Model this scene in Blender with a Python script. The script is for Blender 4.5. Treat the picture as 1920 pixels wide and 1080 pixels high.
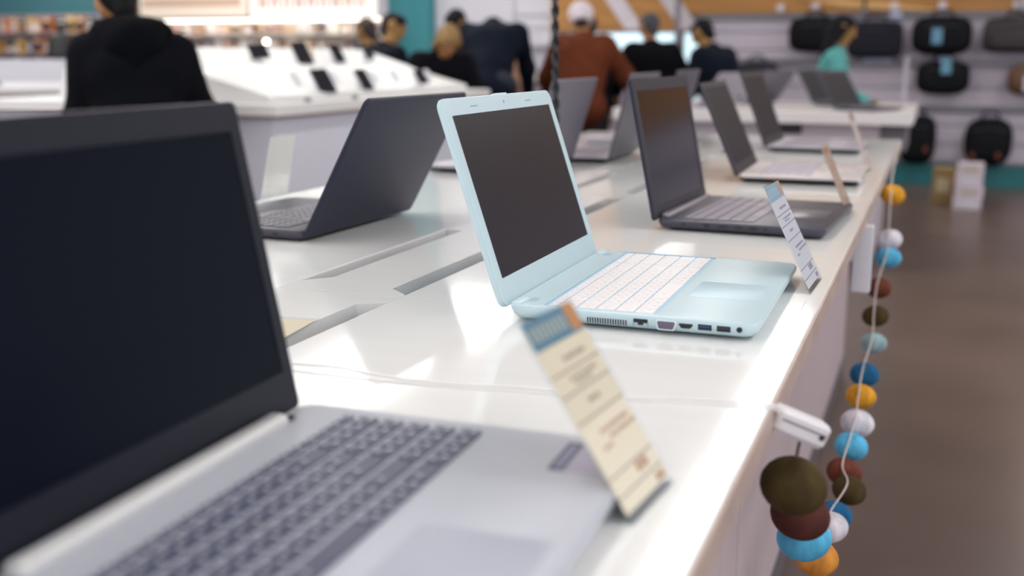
import bpy, math, random
import numpy as np
from mathutils import Vector, Matrix

# ------------------------------------------------------------------ camera, world, exposure
scene = bpy.context.scene
for o in list(bpy.data.objects):
    bpy.data.objects.remove(o, do_unlink=True)
COL = scene.collection
PI = math.pi
rnd = random.Random(7)

YAW, PITCH, ROLL = 0.36702, 0.20879, -0.0026
CAM = Vector((0.4495, -1.1251, 1.1946))
F_PX = 2046.76
fwd = Vector((-math.sin(YAW) * math.cos(PITCH), math.cos(YAW) * math.cos(PITCH), -math.sin(PITCH)))
rgt = Vector((math.cos(YAW), math.sin(YAW), 0))
dwn = fwd.cross(rgt)
r2 = rgt * math.cos(ROLL) + dwn * math.sin(ROLL)
d2 = -rgt * math.sin(ROLL) + dwn * math.cos(ROLL)
cam_data = bpy.data.cameras.new('camera')
cam = bpy.data.objects.new('camera', cam_data)
COL.objects.link(cam)
m = Matrix.Identity(4)
for i in range(3):
    m[i][0], m[i][1], m[i][2], m[i][3] = r2[i], -d2[i], -fwd[i], CAM[i]
cam.matrix_world = m
cam_data.sensor_width = 36.0
cam_data.lens = 36.0 * F_PX / 1920.0
cam_data.clip_start = 0.05
cam_data.clip_end = 60
cam_data.dof.use_dof = True
cam_data.dof.focus_distance = 1.36
cam_data.dof.aperture_fstop = 3.0
cam_data.dof.aperture_blades = 0
scene.camera = cam

scene.view_settings.view_transform = 'Standard'
scene.view_settings.look = 'None'
scene.view_settings.gamma = 1.0
scene.view_settings.use_curve_mapping = False
scene.view_settings.exposure = 0.42

world = bpy.data.worlds.new('store_surroundings')
scene.world = world
world.use_nodes = True
wb = world.node_tree.nodes['Background']
wb.inputs[0].default_value = (0.80, 0.80, 0.86, 1)
wb.inputs[1].default_value = 1.2
LAMP = 8.8          # strength of the ceiling luminaires


# ------------------------------------------------------------------ materials
def lin(h):
    h = h.lstrip('#')
    v = [int(h[i:i + 2], 16) / 255 for i in (0, 2, 4)]
    return tuple(c / 12.92 if c <= 0.04045 else ((c + 0.055) / 1.055) ** 2.4 for c in v) + (1,)


MATS = {}


def mat(name, color, rough=0.5, metal=0.0, spec=0.5, emit=0.0, noise=0.0, nscale=20.0, stretch=None, bump=0.0, coat=0.0):
    if name in MATS:
        return MATS[name]
    M = bpy.data.materials.new(name)
    M.use_nodes = True
    nt = M.node_tree
    b = nt.nodes['Principled BSDF']
    c = lin(color) if isinstance(color, str) else color
    b.inputs['Base Color'].default_value = c
    b.inputs['Roughness'].default_value = rough
    b.inputs['Metallic'].default_value = metal
    b.inputs['Specular IOR Level'].default_value = spec
    if coat:
        b.inputs['Coat Weight'].default_value = coat
        b.inputs['Coat Roughness'].default_value = 0.08
    if emit:
        b.inputs['Emission Color'].default_value = c
        b.inputs['Emission Strength'].default_value = emit
    if noise or bump:
        tc = nt.nodes.new('ShaderNodeTexCoord')
        mp = nt.nodes.new('ShaderNodeMapping')
        if stretch:
            mp.inputs['Scale'].default_value = stretch
        nz = nt.nodes.new('ShaderNodeTexNoise')
        nz.inputs['Scale'].default_value = nscale
        nz.inputs['Detail'].default_value = 4
        nt.links.new(tc.outputs['Object'], mp.inputs[0])
        nt.links.new(mp.outputs[0], nz.inputs['Vector'])
        if noise:
            rp = nt.nodes.new('ShaderNodeValToRGB')
            rp.color_ramp.elements[0].position = 0.3
            rp.color_ramp.elements[1].position = 0.7
            rp.color_ramp.elements[0].color = tuple(x * (1 - noise) for x in c[:3]) + (1,)
            rp.color_ramp.elements[1].color = tuple(min(1, x * (1 + noise)) for x in c[:3]) + (1,)
            nt.links.new(nz.outputs['Fac'], rp.inputs[0])
            nt.links.new(rp.outputs[0], b.inputs['Base Color'])
        if bump:
            bp = nt.nodes.new('ShaderNodeBump')
            bp.inputs['Strength'].default_value = bump
            bp.inputs['Distance'].default_value = 0.002
            nt.links.new(nz.outputs['Fac'], bp.inputs['Height'])
            nt.links.new(bp.outputs[0], b.inputs['Normal'])
    MATS[name] = M
    return M


def clear_mat(name, tint=(0.965, 0.975, 0.98, 1), refl=0.05):
    if name in MATS:
        return MATS[name]
    M = bpy.data.materials.new(name)
    M.use_nodes = True
    nt = M.node_tree
    nt.nodes.remove(nt.nodes['Principled BSDF'])
    out = nt.nodes['Material Output']
    t = nt.nodes.new('ShaderNodeBsdfTransparent')
    t.inputs[0].default_value = tint
    g = nt.nodes.new('ShaderNodeBsdfGlossy')
    g.inputs['Roughness'].default_value = 0.05
    mx = nt.nodes.new('ShaderNodeMixShader')
    mx.inputs[0].default_value = refl
    nt.links.new(t.outputs[0], mx.inputs[1])
    nt.links.new(g.outputs[0], mx.inputs[2])
    nt.links.new(mx.outputs[0], out.inputs['Surface'])
    MATS[name] = M
    return M


# ------------------------------------------------------------------ mesh building
class MB:
    def __init__(s):
        s.v, s.f, s.mi = [], [], []

    def add(s, vs, fs, mi=0, M=None):
        n = len(s.v)
        s.v.extend([tuple(M @ Vector(p)) for p in vs] if M is not None else [tuple(p) for p in vs])
        if M is not None and M.to_3x3().determinant() < 0:
            fs = [tuple(reversed(f)) for f in fs]
        s.f.extend([tuple(i + n for i in f) for f in fs])
        s.mi.extend([mi] * len(fs))
        return s

    def box(s, x0, x1, y0, y1, z0, z1, mi=0, M=None, bev=0.0):
        if bev > 0:
            return s.slab(x0, x1, y0, y1, [(bev, z0), (0, z0 + bev), (0, z1 - bev), (bev, z1)], r=bev * 1.2, n=2, mi=mi, M=M)
        vs = [(x0, y0, z0), (x1, y0, z0), (x1, y1, z0), (x0, y1, z0), (x0, y0, z1), (x1, y0, z1), (x1, y1, z1), (x0, y1, z1)]
        fs = [(3, 2, 1, 0), (4, 5, 6, 7), (0, 1, 5, 4), (1, 2, 6, 5), (2, 3, 7, 6), (3, 0, 4, 7)]
        return s.add(vs, fs, mi, M)

    @staticmethod
    def outline(x0, x1, y0, y1, r, n):
        r = max(1e-5, min(r, (x1 - x0) / 2 - 1e-6, (y1 - y0) / 2 - 1e-6))
        pts = []
        for cx, cy, a0 in ((x1 - r, y1 - r, 0), (x0 + r, y1 - r, 90), (x0 + r, y0 + r, 180), (x1 - r, y0 + r, 270)):
            for k in range(n + 1):
                a = math.radians(a0 + 90 * k / n)
                pts.append((cx + r * math.cos(a), cy + r * math.sin(a)))
        return pts

    def slab(s, x0, x1, y0, y1, levels, r=0.01, n=5, mi=0, M=None, hole=None):
        """rounded-rectangle stack; levels = [(inset, z), ...]; hole = (x0,x1,y0,y1,r,zfloor,mi)"""
        vs, fs = [], []
        N = 4 * (n + 1)
        for ins, z in levels:
            for p in s.outline(x0 + ins, x1 - ins, y0 + ins, y1 - ins, r - ins, n):
                vs.append((p[0], p[1], z))
        L = len(levels)
        for k in range(L - 1):
            for i in range(N):
                j = (i + 1) % N
                fs.append((k * N + i, k * N + j, (k + 1) * N + j, (k + 1) * N + i))
        fs.append(tuple(range(N - 1, -1, -1)))
        mis = [mi] * len(fs)
        top = (L - 1) * N
        if hole is None:
            fs.append(tuple(range(top, top + N)))
            mis.append(mi)
        else:
            hx0, hx1, hy0, hy1, hr, zf, hm = hole
            zt = levels[-1][1]
            for z in (zt, zf):
                for p in s.outline(hx0, hx1, hy0, hy1, hr, n):
                    vs.append((p[0], p[1], z))
            a, b = top + N, top + 2 * N
            for i in range(N):
                j = (i + 1) % N
                fs.append((top + i, top + j, a + j, a + i)); mis.append(mi)
                fs.append((a + i, a + j, b + j, b + i)); mis.append(hm)
            fs.append(tuple(range(b, b + N))); mis.append(hm)
        k0 = len(s.f)
        s.add(vs, fs, mi, M)
        s.mi[k0:] = mis
        return s

    def poly(s, pts, z0, z1, mi=0, M=None):
        n = len(pts)
        vs = [(p[0], p[1], z0) for p in pts] + [(p[0], p[1], z1) for p in pts]
        fs = [tuple(range(n - 1, -1, -1)), tuple(range(n, 2 * n))]
        fs += [(i, (i + 1) % n, n + (i + 1) % n, n + i) for i in range(n)]
        return s.add(vs, fs, mi, M)

    def tube(s, pts, r, n=8, mi=0, M=None):
        pts = [Vector(p) for p in pts]
        rs = r if isinstance(r, (list, tuple)) else [r] * len(pts)
        vs, fs = [], []
        up = Vector((0.123, 0.31, 0.94)).normalized()
        for i, p in enumerate(pts):
            t = (pts[min(i + 1, len(pts) - 1)] - pts[max(i - 1, 0)]).normalized()
            a = t.cross(up)
            if a.length < 1e-4:
                a = t.cross(Vector((1, 0, 0)))
            a.normalize()
            b = t.cross(a)
            for k in range(n):
                q = p + (a * math.cos(2 * PI * k / n) + b * math.sin(2 * PI * k / n)) * rs[i]
                vs.append(tuple(q))
        for i in range(len(pts) - 1):
            for k in range(n):
                l = (k + 1) % n
                fs.append((i * n + k, (i + 1) * n + k, (i + 1) * n + l, i * n + l))
        fs.append(tuple(range(n)))
        fs.append(tuple(range(len(pts) * n - 1, (len(pts) - 1) * n - 1, -1)))
        return s.add(vs, fs, mi, M)

    def lathe(s, prof, n=20, mi=0, M=None):
        vs, fs = [], []
        for r, z in prof:
            for k in range(n):
                vs.append((r * math.cos(2 * PI * k / n), r * math.sin(2 * PI * k / n), z))
        for i in range(len(prof) - 1):
            for k in range(n):
                l = (k + 1) % n
                fs.append((i * n + k, i * n + l, (i + 1) * n + l, (i + 1) * n + k))
        fs.append(tuple(range(n - 1, -1, -1)))
        fs.append(tuple(range((len(prof) - 1) * n, len(prof) * n)))
        return s.add(vs, fs, mi, M)

    def mesh(s, name, mats, smooth=30):
        me = bpy.data.meshes.new(name)
        me.from_pydata(s.v, [], s.f)
        for q in (mats if isinstance(mats, (list, tuple)) else [mats]):
            me.materials.append(q)
        me.polygons.foreach_set('material_index', s.mi)
        if smooth:
            me.polygons.foreach_set('use_smooth', [True] * len(me.polygons))
            me.set_sharp_from_angle(angle=math.radians(smooth))
        me.update()
        return me

    def obj(s, name, mats, parent=None, smooth=30):
        return link(name, s.mesh(name, mats, smooth), parent)


def link(name, me, parent=None):
    o = bpy.data.objects.new(name, me)
    COL.objects.link(o)
    if parent is not None:
        o.parent = parent
    return o


def thing(name, label, cat, loc=(0, 0, 0), rz=0.0, group=None):
    o = bpy.data.objects.new(name, None)
    o.empty_display_size = 0.05
    COL.objects.link(o)
    o.location = loc
    o.rotation_euler = (0, 0, rz)
    tag(o, label, cat, group)
    return o


def tag(o, label, cat, group=None):
    o['label'] = label
    o['category'] = cat
    if group:
        o['group'] = group
    return o


def structure(o, label=None):
    o['kind'] = 'structure'
    if label:
        o['label'] = label
    return o


# ------------------------------------------------------------------ signed-distance bodies -> mesh (surface nets)
def cone(a, b, ra, rb):
    return ('c', np.array(a, float), np.array(b, float), ra, rb)


def ell(c, r, R=None):
    return ('e', np.array(c, float), np.array(r, float), R)


def sdf_eval(prims, P, k):
    out = None
    for p in prims:
        if p[0] == 'c':
            _, a, b, ra, rb = p
            ab = b - a
            t = np.clip(((P - a) @ ab) / max(ab @ ab, 1e-9), 0, 1)
            d = np.linalg.norm(P - a - t[..., None] * ab, axis=-1) - (ra + (rb - ra) * t)
        else:
            _, c, r, R = p
            q = P - c
            if R is not None:
                q = q @ R
            kk = np.linalg.norm(q / r, axis=-1)
            d = (kk - 1) * r.min() * np.minimum(1.0, kk) if False else (kk - 1) * float(np.mean(r))
        if out is None:
            out = d
        else:
            h = np.clip(0.5 + 0.5 * (out - d) / k, 0, 1)
            out = out * (1 - h) + d * h - k * h * (1 - h)
    return out


def nets(prims, vox, k=0.03, cut=None):
    lo = np.min([np.minimum(p[1], p[2]) - max(p[3], p[4]) if p[0] == 'c' else p[1] - p[2].max() for p in prims], axis=0) - 2.5 * vox - k * 0.5
    hi = np.max([np.maximum(p[1], p[2]) + max(p[3], p[4]) if p[0] == 'c' else p[1] + p[2].max() for p in prims], axis=0) + 2.5 * vox + k * 0.5
    n = np.ceil((hi - lo) / vox).astype(int) + 1
    ax = [lo[i] + vox * np.arange(n[i]) for i in range(3)]
    P = np.stack(np.meshgrid(*ax, indexing='ij'), -1)
    V = sdf_eval(prims, P, k)
    if cut is not None:
        V = cut(P, V)
    S = V < 0
    acc = np.zeros(tuple(n - 1) + (3,))
    cnt = np.zeros(tuple(n - 1))
    cells = [slice(0, -1), slice(1, None)]
    offs = [(i, j, l) for i in (0, 1) for j in (0, 1) for l in (0, 1)]
    for o in offs:
        for d in range(3):
            if o[d]:
                continue
            o2 = list(o); o2[d] = 1
            A = V[tuple(cells[i] for i in o)]
            B = V[tuple(cells[i] for i in o2)]
            m_ = (A < 0) != (B < 0)
            t = np.where(m_, A / np.where(m_, A - B, 1), 0)
            pt = np.zeros(A.shape + (3,))
            for e in range(3):
                pt[..., e] = o[e]
            pt[..., d] = t
            acc += pt * m_[..., None]
            cnt += m_
    act = cnt > 0
    idx = -np.ones(act.shape, int)
    idx[act] = np.arange(act.sum())
    cc = np.argwhere(act)
    verts = lo + vox * (cc + acc[act] / cnt[act][:, None])
    faces = []
    for d in range(3):
        e1, e2 = [e for e in range(3) if e != d]
        A = [slice(None)] * 3; B = [slice(None)] * 3
        A[d] = slice(0, -1); B[d] = slice(1, None)
        ch = S[tuple(A)] != S[tuple(B)]
        loc = np.argwhere(ch)
        if not len(loc):
            continue
        ok = (loc[:, e1] > 0) & (loc[:, e2] > 0) & (loc[:, e1] < n[e1] - 1) & (loc[:, e2] < n[e2] - 1)
        loc = loc[ok]
        ins = S[tuple(A)][tuple(loc.T)]
        q = []
        for u, v in ((-1, -1), (0, -1), (0, 0), (-1, 0)):
            c = loc.copy(); c[:, e1] += u; c[:, e2] += v
            q.append(idx[tuple(c.T)])
        q = np.stack(q, 1)
        flip = ins if d != 1 else ~ins
        q[~flip] = q[~flip][:, ::-1]
        faces.append(q)
    return verts, np.concatenate(faces)


def nets_obj(name, prims, vox, material, parent, k=0.03, cut=None, T=None, extra=None):
    v, f = nets(prims, vox, k, cut)
    if extra is not None:
        for (v2, f2) in extra:
            f = np.concatenate([f, f2 + len(v)])
            v = np.concatenate([v, v2])
    me = bpy.data.meshes.new(name)
    me.from_pydata(v.tolist(), [], f.tolist())
    me.materials.append(material)
    me.polygons.foreach_set('use_smooth', [True] * len(me.polygons))
    me.update()
    return link(name, me, parent)


# ------------------------------------------------------------------ room shell
M_FLOOR = mat('polished_concrete_floor', '#5f5049', 0.32, noise=0.22, nscale=1.6, spec=0.4)
M_CEIL = mat('ceiling_tiles', '#d9d7d6', 0.9)
M_SLAT = mat('lilac_grey_slatwall', '#c2b9c6', 0.6)
M_WHITEWALL = mat('white_wall_cladding', '#c6c4cc', 0.6)
M_TAN = mat('tan_wood_fascia', '#a8763a', 0.55, noise=0.18, nscale=2.0, stretch=(0.6, 1, 6))
M_TEAL = mat('teal_paint', '#2f7f88', 0.55)
M_TEAL_D = mat('teal_plinth_paint', '#1f6a70', 0.5)
M_RAIL = mat('grey_metal_rail', '#7d7a80', 0.4, metal=0.4)

b = MB(); b.box(-14, 6, -4, 10.6, -0.1, 0.0)
structure(b.obj('floor', M_FLOOR, smooth=0))
b = MB(); b.box(-14, 6, -4, 10.6, 3.2, 3.3)
structure(b.obj('ceiling', M_CEIL, smooth=0))
b = MB(); b.box(-14, 6, 10.2, 10.4, 0, 3.2)
wall_back = structure(b.obj('wall_back', M_WHITEWALL, smooth=0))
b = MB(); b.box(-14.2, -14, -4, 10.4, 0, 3.2)
structure(b.obj('wall_left', M_WHITEWALL, smooth=0))
# slatwall: horizontal panels with grooves, one part per panel
zz = 0.22
while zz < 1.60:
    h = 0.17
    b = MB(); b.box(-1.95, 4.0, 10.13, 10.2, zz + 0.006, zz + h, bev=0.004)
    b.obj('panel', M_SLAT, wall_back, 20)
    zz += h + 0.004
b = MB(); b.box(-3.42, 5.0, 10.06, 10.2, 1.62, 3.0)
b.obj('fascia', M_TAN, wall_back, 0)
b = MB(); b.box(-3.42, -1.95, 10.06, 10.2, 1.46, 1.618)
b.obj('fascia', M_TAN, wall_back, 0)
M_STRIPE = mat('pale_fascia_stripe', '#c9c0c6', 0.5)
for xa, xb in ((-2.80, -2.50), (-2.29, -1.93)):
    dx = 0.10
    b = MB()
    pts = [(xb - dx, 1.465), (xb + dx, 1.465), (xa - 0.3 + dx, 2.3), (xa - 0.3 - dx, 2.3)] if xa < -2.5 else [(xb - dx, 1.465), (xb + dx, 1.465), (xa - 0.25 + dx, 2.3), (xa - 0.25 - dx, 2.3)]
    M_ = Matrix(((1, 0, 0, 0), (0, 0, -1, 10.05), (0, 1, 0, 0), (0, 0, 0, 1)))
    b.poly(pts, -0.008, 0.012, M=M_)
    b.obj('diagonal_stripe', M_STRIPE, wall_back, 0)
b = MB()
b.poly([(-0.9, 1.76), (-0.1, 1.70), (0.45, 1.625), (0.3, 1.625), (-0.4, 1.66)], -0.008, 0.012, M=Matrix(((1, 0, 0, 0), (0, 0, -1, 10.05), (0, 1, 0, 0), (0, 0, 0, 1))))
b.obj('light_stripe', mat('pale_gold_stripe', '#d3a86c', 0.5), wall_back, 0)
b = MB(); b.box(-1.95, 4.0, 10.08, 10.13, 0.0, 0.20)
structure(b.obj('baseboard_back', M_TEAL_D, smooth=0))
for n_, z_ in enumerate((1.60, 1.165, 0.735)):
    b = MB(); b.box(-1.95, 4.0, 10.08, 10.13, z_ - 0.035, z_ + 0.02, bev=0.005)
    b.obj('trim_%d' % (n_ + 1), M_RAIL)['kind'] = 'structure'
# teal column, white strip beside it, white cladding boxes
b = MB(); b.box(-5.28, -4.78, 9.95, 10.2, 1.17, 3.2); b.obj('column_facing', M_TEAL, wall_back, 0)
b = MB(); b.box(-5.42, -5.28, 9.98, 10.2, 1.0, 3.2); b.obj('column_strip', mat('pale_strip', '#c9c3cf', 0.5), wall_back, 0)
b = MB(); b.box(-5.75, -5.44, 9.98, 10.2, 1.55, 3.2); b.obj('column_facing', mat('deep_teal_paint', '#2c6c80', 0.55), wall_back, 0)
for x0, x1, z0, z1 in ((-4.78, -3.85, 1.49, 2.1), (-4.78, -3.85, 1.30, 1.48), (-3.84, -3.43, 1.62, 2.1), (-3.84, -3.43, 1.49, 1.61), (-3.84, -3.43, 1.30, 1.48)):
    b = MB(); b.box(x0, x1, 10.1, 10.2, z0, z1, bev=0.006); b.obj('panel', M_WHITEWALL, wall_back, 20)
b = MB(); b.box(-14, -5.75, 10.12, 10.2, 1.62, 3.2); b.obj('upper_band', mat('muted_teal_band', '#4f8790', 0.6), wall_back, 0)


# ceiling luminaires
M_LAMP = mat('lamp_diffuser', (1.0, 0.985, 0.96, 1), 0.5, emit=LAMP)
M_LAMPF = mat('lamp_frame', '#cfcfd2', 0.4)


def luminaire(x, y, lx, ly, label):
    t = thing('ceiling_light', label, 'ceiling light', (x, y, 3.2), 0, 'panel lights in rows on the ceiling')
    b = MB(); b.box(-lx / 2, lx / 2, -ly / 2, ly / 2, -0.05, -0.001, bev=0.006); b.obj('lamp_frame', M_LAMPF, t)
    b = MB(); b.box(-lx / 2 + 0.02, lx / 2 - 0.02, -ly / 2 + 0.02, ly / 2 - 0.02, -0.058, -0.051); b.obj('diffuser', M_LAMP, t, 0)


for X_, w_ in ((-9.6, 0.6), (-6.7, 0.6), (-3.8, 0.75), (-0.64, 0.24), (2.1, 0.6)):
    for k_ in range(6):
        luminaire(X_, -2.3 + 2.2 * k_, w_, 2.0 if X_ == -0.64 else 1.3, 'long white panel light set in a row on the store ceiling')

# ------------------------------------------------------------------ main display table
M_TOP = mat('white_gloss_laminate', '#e7e7e5', 0.085, noise=0.015, nscale=3, bump=0.025, stretch=(1, 14, 1), spec=0.5)
M_EDGE = mat('beige_edge_banding', '#b49f95', 0.45, noise=0.12, nscale=14)
M_SIDE = mat('lilac_side_panel', '#c6b5ba', 0.35, noise=0.05, nscale=4, stretch=(1, 6, 1))
M_TROUGH = mat('grey_trough_lining', '#d8cfdc', 0.6)
M_SLOT_TINT = mat('blue_grey_slot_tint', '#86aaca', 0.5)  # blue-grey for the tint reflected into one trough slot
M_WHITEP = mat('white_painted_metal', '#d5d4da', 0.35)
TZ = 0.9
TX0, TX1, TY0, TY1 = -0.858, 0.337, -1.9, 3.154
table = thing('display_table', 'long white gloss display table with cable trough, carrying two rows of laptops', 'table', (0, 0, 0))


def top_slab(x0, x1, name):
    b = MB(); b.slab(x0, x1, TY0, TY1, [(0, TZ - 0.024), (0, TZ - 0.0015), (0.0015, TZ)], r=0.003, n=2)
    return b.obj(name, M_TOP, table, 20)


top_slab(-0.16, TX1 - 0.0025, 'tabletop')
top_slab(TX0, -0.335, 'tabletop')
b = MB(); b.box(TX1 - 0.0024, TX1, TY0, TY1, TZ - 0.026, TZ - 0.0012); b.obj('edge_strip', M_EDGE, table, 0)
b = MB(); b.box(-0.858, TX1, TY1 + 0.0002, TY1 + 0.002, TZ - 0.026, TZ - 0.001); b.obj('edge_strip', M_EDGE, table, 0)


def cover(y0, y1, rn, ln):
    """cover board of the trough with a cut-out along its right and its left edge"""
    xr, xl, w = -0.1605, -0.3345, 0.032
    p = [(xl, y0), (xr, y0)]
    if rn:
        for a, c in rn:
            p += [(xr, a), (xr - w, a + 0.028), (xr - w, c - 0.02), (xr, c)]
    p += [(xr, y1), (xl, y1)]
    if ln:
        for a, c in reversed(ln):
            p += [(xl, c), (xl + w, c - 0.006), (xl + w, a + 0.035), (xl, a)]
    n = len(p)
    b = MB()
    b.poly(p, TZ - 0.016, TZ - 0.0003)
    return b.obj('cover_panel', M_TOP, table, 0)


cover(-1.9, 0.0635, [(-0.46, 0.036)], None)
cover(0.0655, 1.164, [(0.085, 0.50), (0.80, 1.128)], [(0.115, 0.595)])
cover(1.166, 2.264, [(1.20, 1.60), (1.9, 2.23)], [(1.21, 1.62), (1.82, 2.2)])
cover(2.266, 3.15, [(2.3, 2.7)], [(2.3, 2.7)])
b = MB()
b.box(-0.335, -0.160, TY0, TY1, TZ - 0.16, TZ - 0.15)
b.box(-0.350, -0.336, TY0, TY1, TZ - 0.15, TZ - 0.025)
b.box(-0.159, -0.145, TY0, TY1, TZ - 0.15, TZ - 0.025)
b.obj('cable_trough', M_TROUGH, table, 0)
b = MB(); b.box(-0.255, -0.205, 0.09, 0.52, TZ - 0.149, TZ - 0.022, bev=0.004); b.obj('slot_tint_box', M_SLOT_TINT, table)  # added box; its colour stands for the blue lid's reflection in the slot
b = MB(); b.box(-0.318, -0.306, 0.07, 1.1, TZ - 0.149, TZ - 0.03); b.obj('trough_divider', M_TROUGH, table, 0)
b = MB(); b.box(-0.33, -0.17, 0.07, 0.08, TZ - 0.149, TZ - 0.03); b.obj('trough_divider', M_TROUGH, table, 0)
b = MB(); b.tube([(-0.30, 0.62 - 0.025, TZ - 0.012), (-0.34, 0.60, TZ - 0.012)], 0.002, 6); b.obj('screw', mat('brown_screw', '#5a3c2c', 0.4), table)
for y0 in (-1.85, -0.6, 0.65, 1.9):
    b = MB(); b.box(0.165, 0.185, y0 + 0.003, min(y0 + 1.247, 3.12), 0.075, TZ - 0.024); b.obj('side_panel', M_SIDE, table, 0)
    b = MB(); b.box(-0.70, -0.68, y0 + 0.003, min(y0 + 1.247, 3.12), 0.075, TZ - 0.024); b.obj('side_panel', M_SIDE, table, 0)
b = MB(); b.box(-0.7, 0.185, TY1 - 0.05, TY1 - 0.034, 0.075, TZ - 0.024); b.obj('side_panel', M_SIDE, table, 0)
b = MB(); b.box(0.12, 0.187, TY0 + 0.1, TY1 - 0.05, 0.0, 0.0745); b.obj('plinth', mat('dark_grey_plinth', '#5b555e', 0.4), table, 0)
b = MB(); b.box(-0.68, -0.64, TY0 + 0.1, TY1 - 0.05, 0.0, 0.0745); b.obj('plinth', MATS['dark_grey_plinth'], table, 0)
b = MB(); b.box(0.316, 0.352, 1.095, 1.125, 0.738, 0.873, bev=0.003); b.obj('side_bracket', M_WHITEP, table)
b = MB(); b.box(0.186, 0.316, 1.10, 1.12, 0.80, 0.872); b.obj('bracket_arm', M_WHITEP, table, 0)

# ------------------------------------------------------------------ laptops
KEYROWS_PAD = [
    [[1.0] * 13 + [1.0, 1.0], [1.0] * 4],
    [[1.0] * 13 + [2.0], [1.0] * 4],
    [[1.5] + [1.0] * 12 + [1.5], [1.0] * 4],
    [[1.75] + [1.0] * 11 + [2.25], [1.0] * 4],
    [[2.25] + [1.0] * 10 + [2.75], [1.0] * 4],
    [[1.25, 1, 1, 1, 5.0, 1, 1, 1, 1, 1.75], [1.0, 1, 1, 1]],
]
KEYROWS = [[r[0], []] for r in KEYROWS_PAD]


def key_mesh(cache, w, d, h, mats, legends):
    kk = (round(w, 4), round(d, 4))
    if kk in cache:
        return cache[kk]
    b = MB()
    g = 0.0006
    b.slab(-d / 2, d / 2, -w / 2, w / 2, [(0, 0), (0, h * 0.75), (g, h)], r=0.0012, n=1)
    if legends:
        s_ = min(w, d)
        for cx, cy in ((-0.22, -0.22), (0.2, 0.2)) if w < 0.022 else ((0.0, 0.0),):
            x_, y_ = cx * d, cy * w if w < 0.022 else -0.25 * w
            b.add([(x_ - 0.0018, y_ - 0.0014, h + 6e-5), (x_ + 0.0018, y_ - 0.0014, h + 6e-5), (x_ + 0.0018, y_ + 0.0014, h + 6e-5), (x_ - 0.0018, y_ + 0.0014, h + 6e-5)], [(0, 1, 2, 3)], 1)
    me = b.mesh('key', mats, 30)
    cache[kk] = me
    return me


def keyboard(root, rect, z, h, mats, pad=True, legends=True, frow=0.6, gap=0.0028, cg=1.0):
    x0, x1, y0, y1 = rect
    rows = KEYROWS_PAD if pad else KEYROWS
    units = 19.25 if pad else 15.0
    u = (y1 - y0) / units
    rh = (x1 - x0) / (5 + frow)
    cache = {}
    x = x0
    for ri, (main, padk) in enumerate(rows):
        hgt = rh * (frow if ri == 0 else 1.0)
        y = y0
        seq = list(main) + ([None] + list(padk) if pad else [])
        for w in seq:
            if w is None:
                y += 0.1 * u
                continue
            o = link('key', key_mesh(cache, w * u - gap * cg, hgt - gap, h, mats, legends), root)
            o.location = (x + hgt / 2, y + w * u / 2, z)
            y += w * u
        x += hgt


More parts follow.
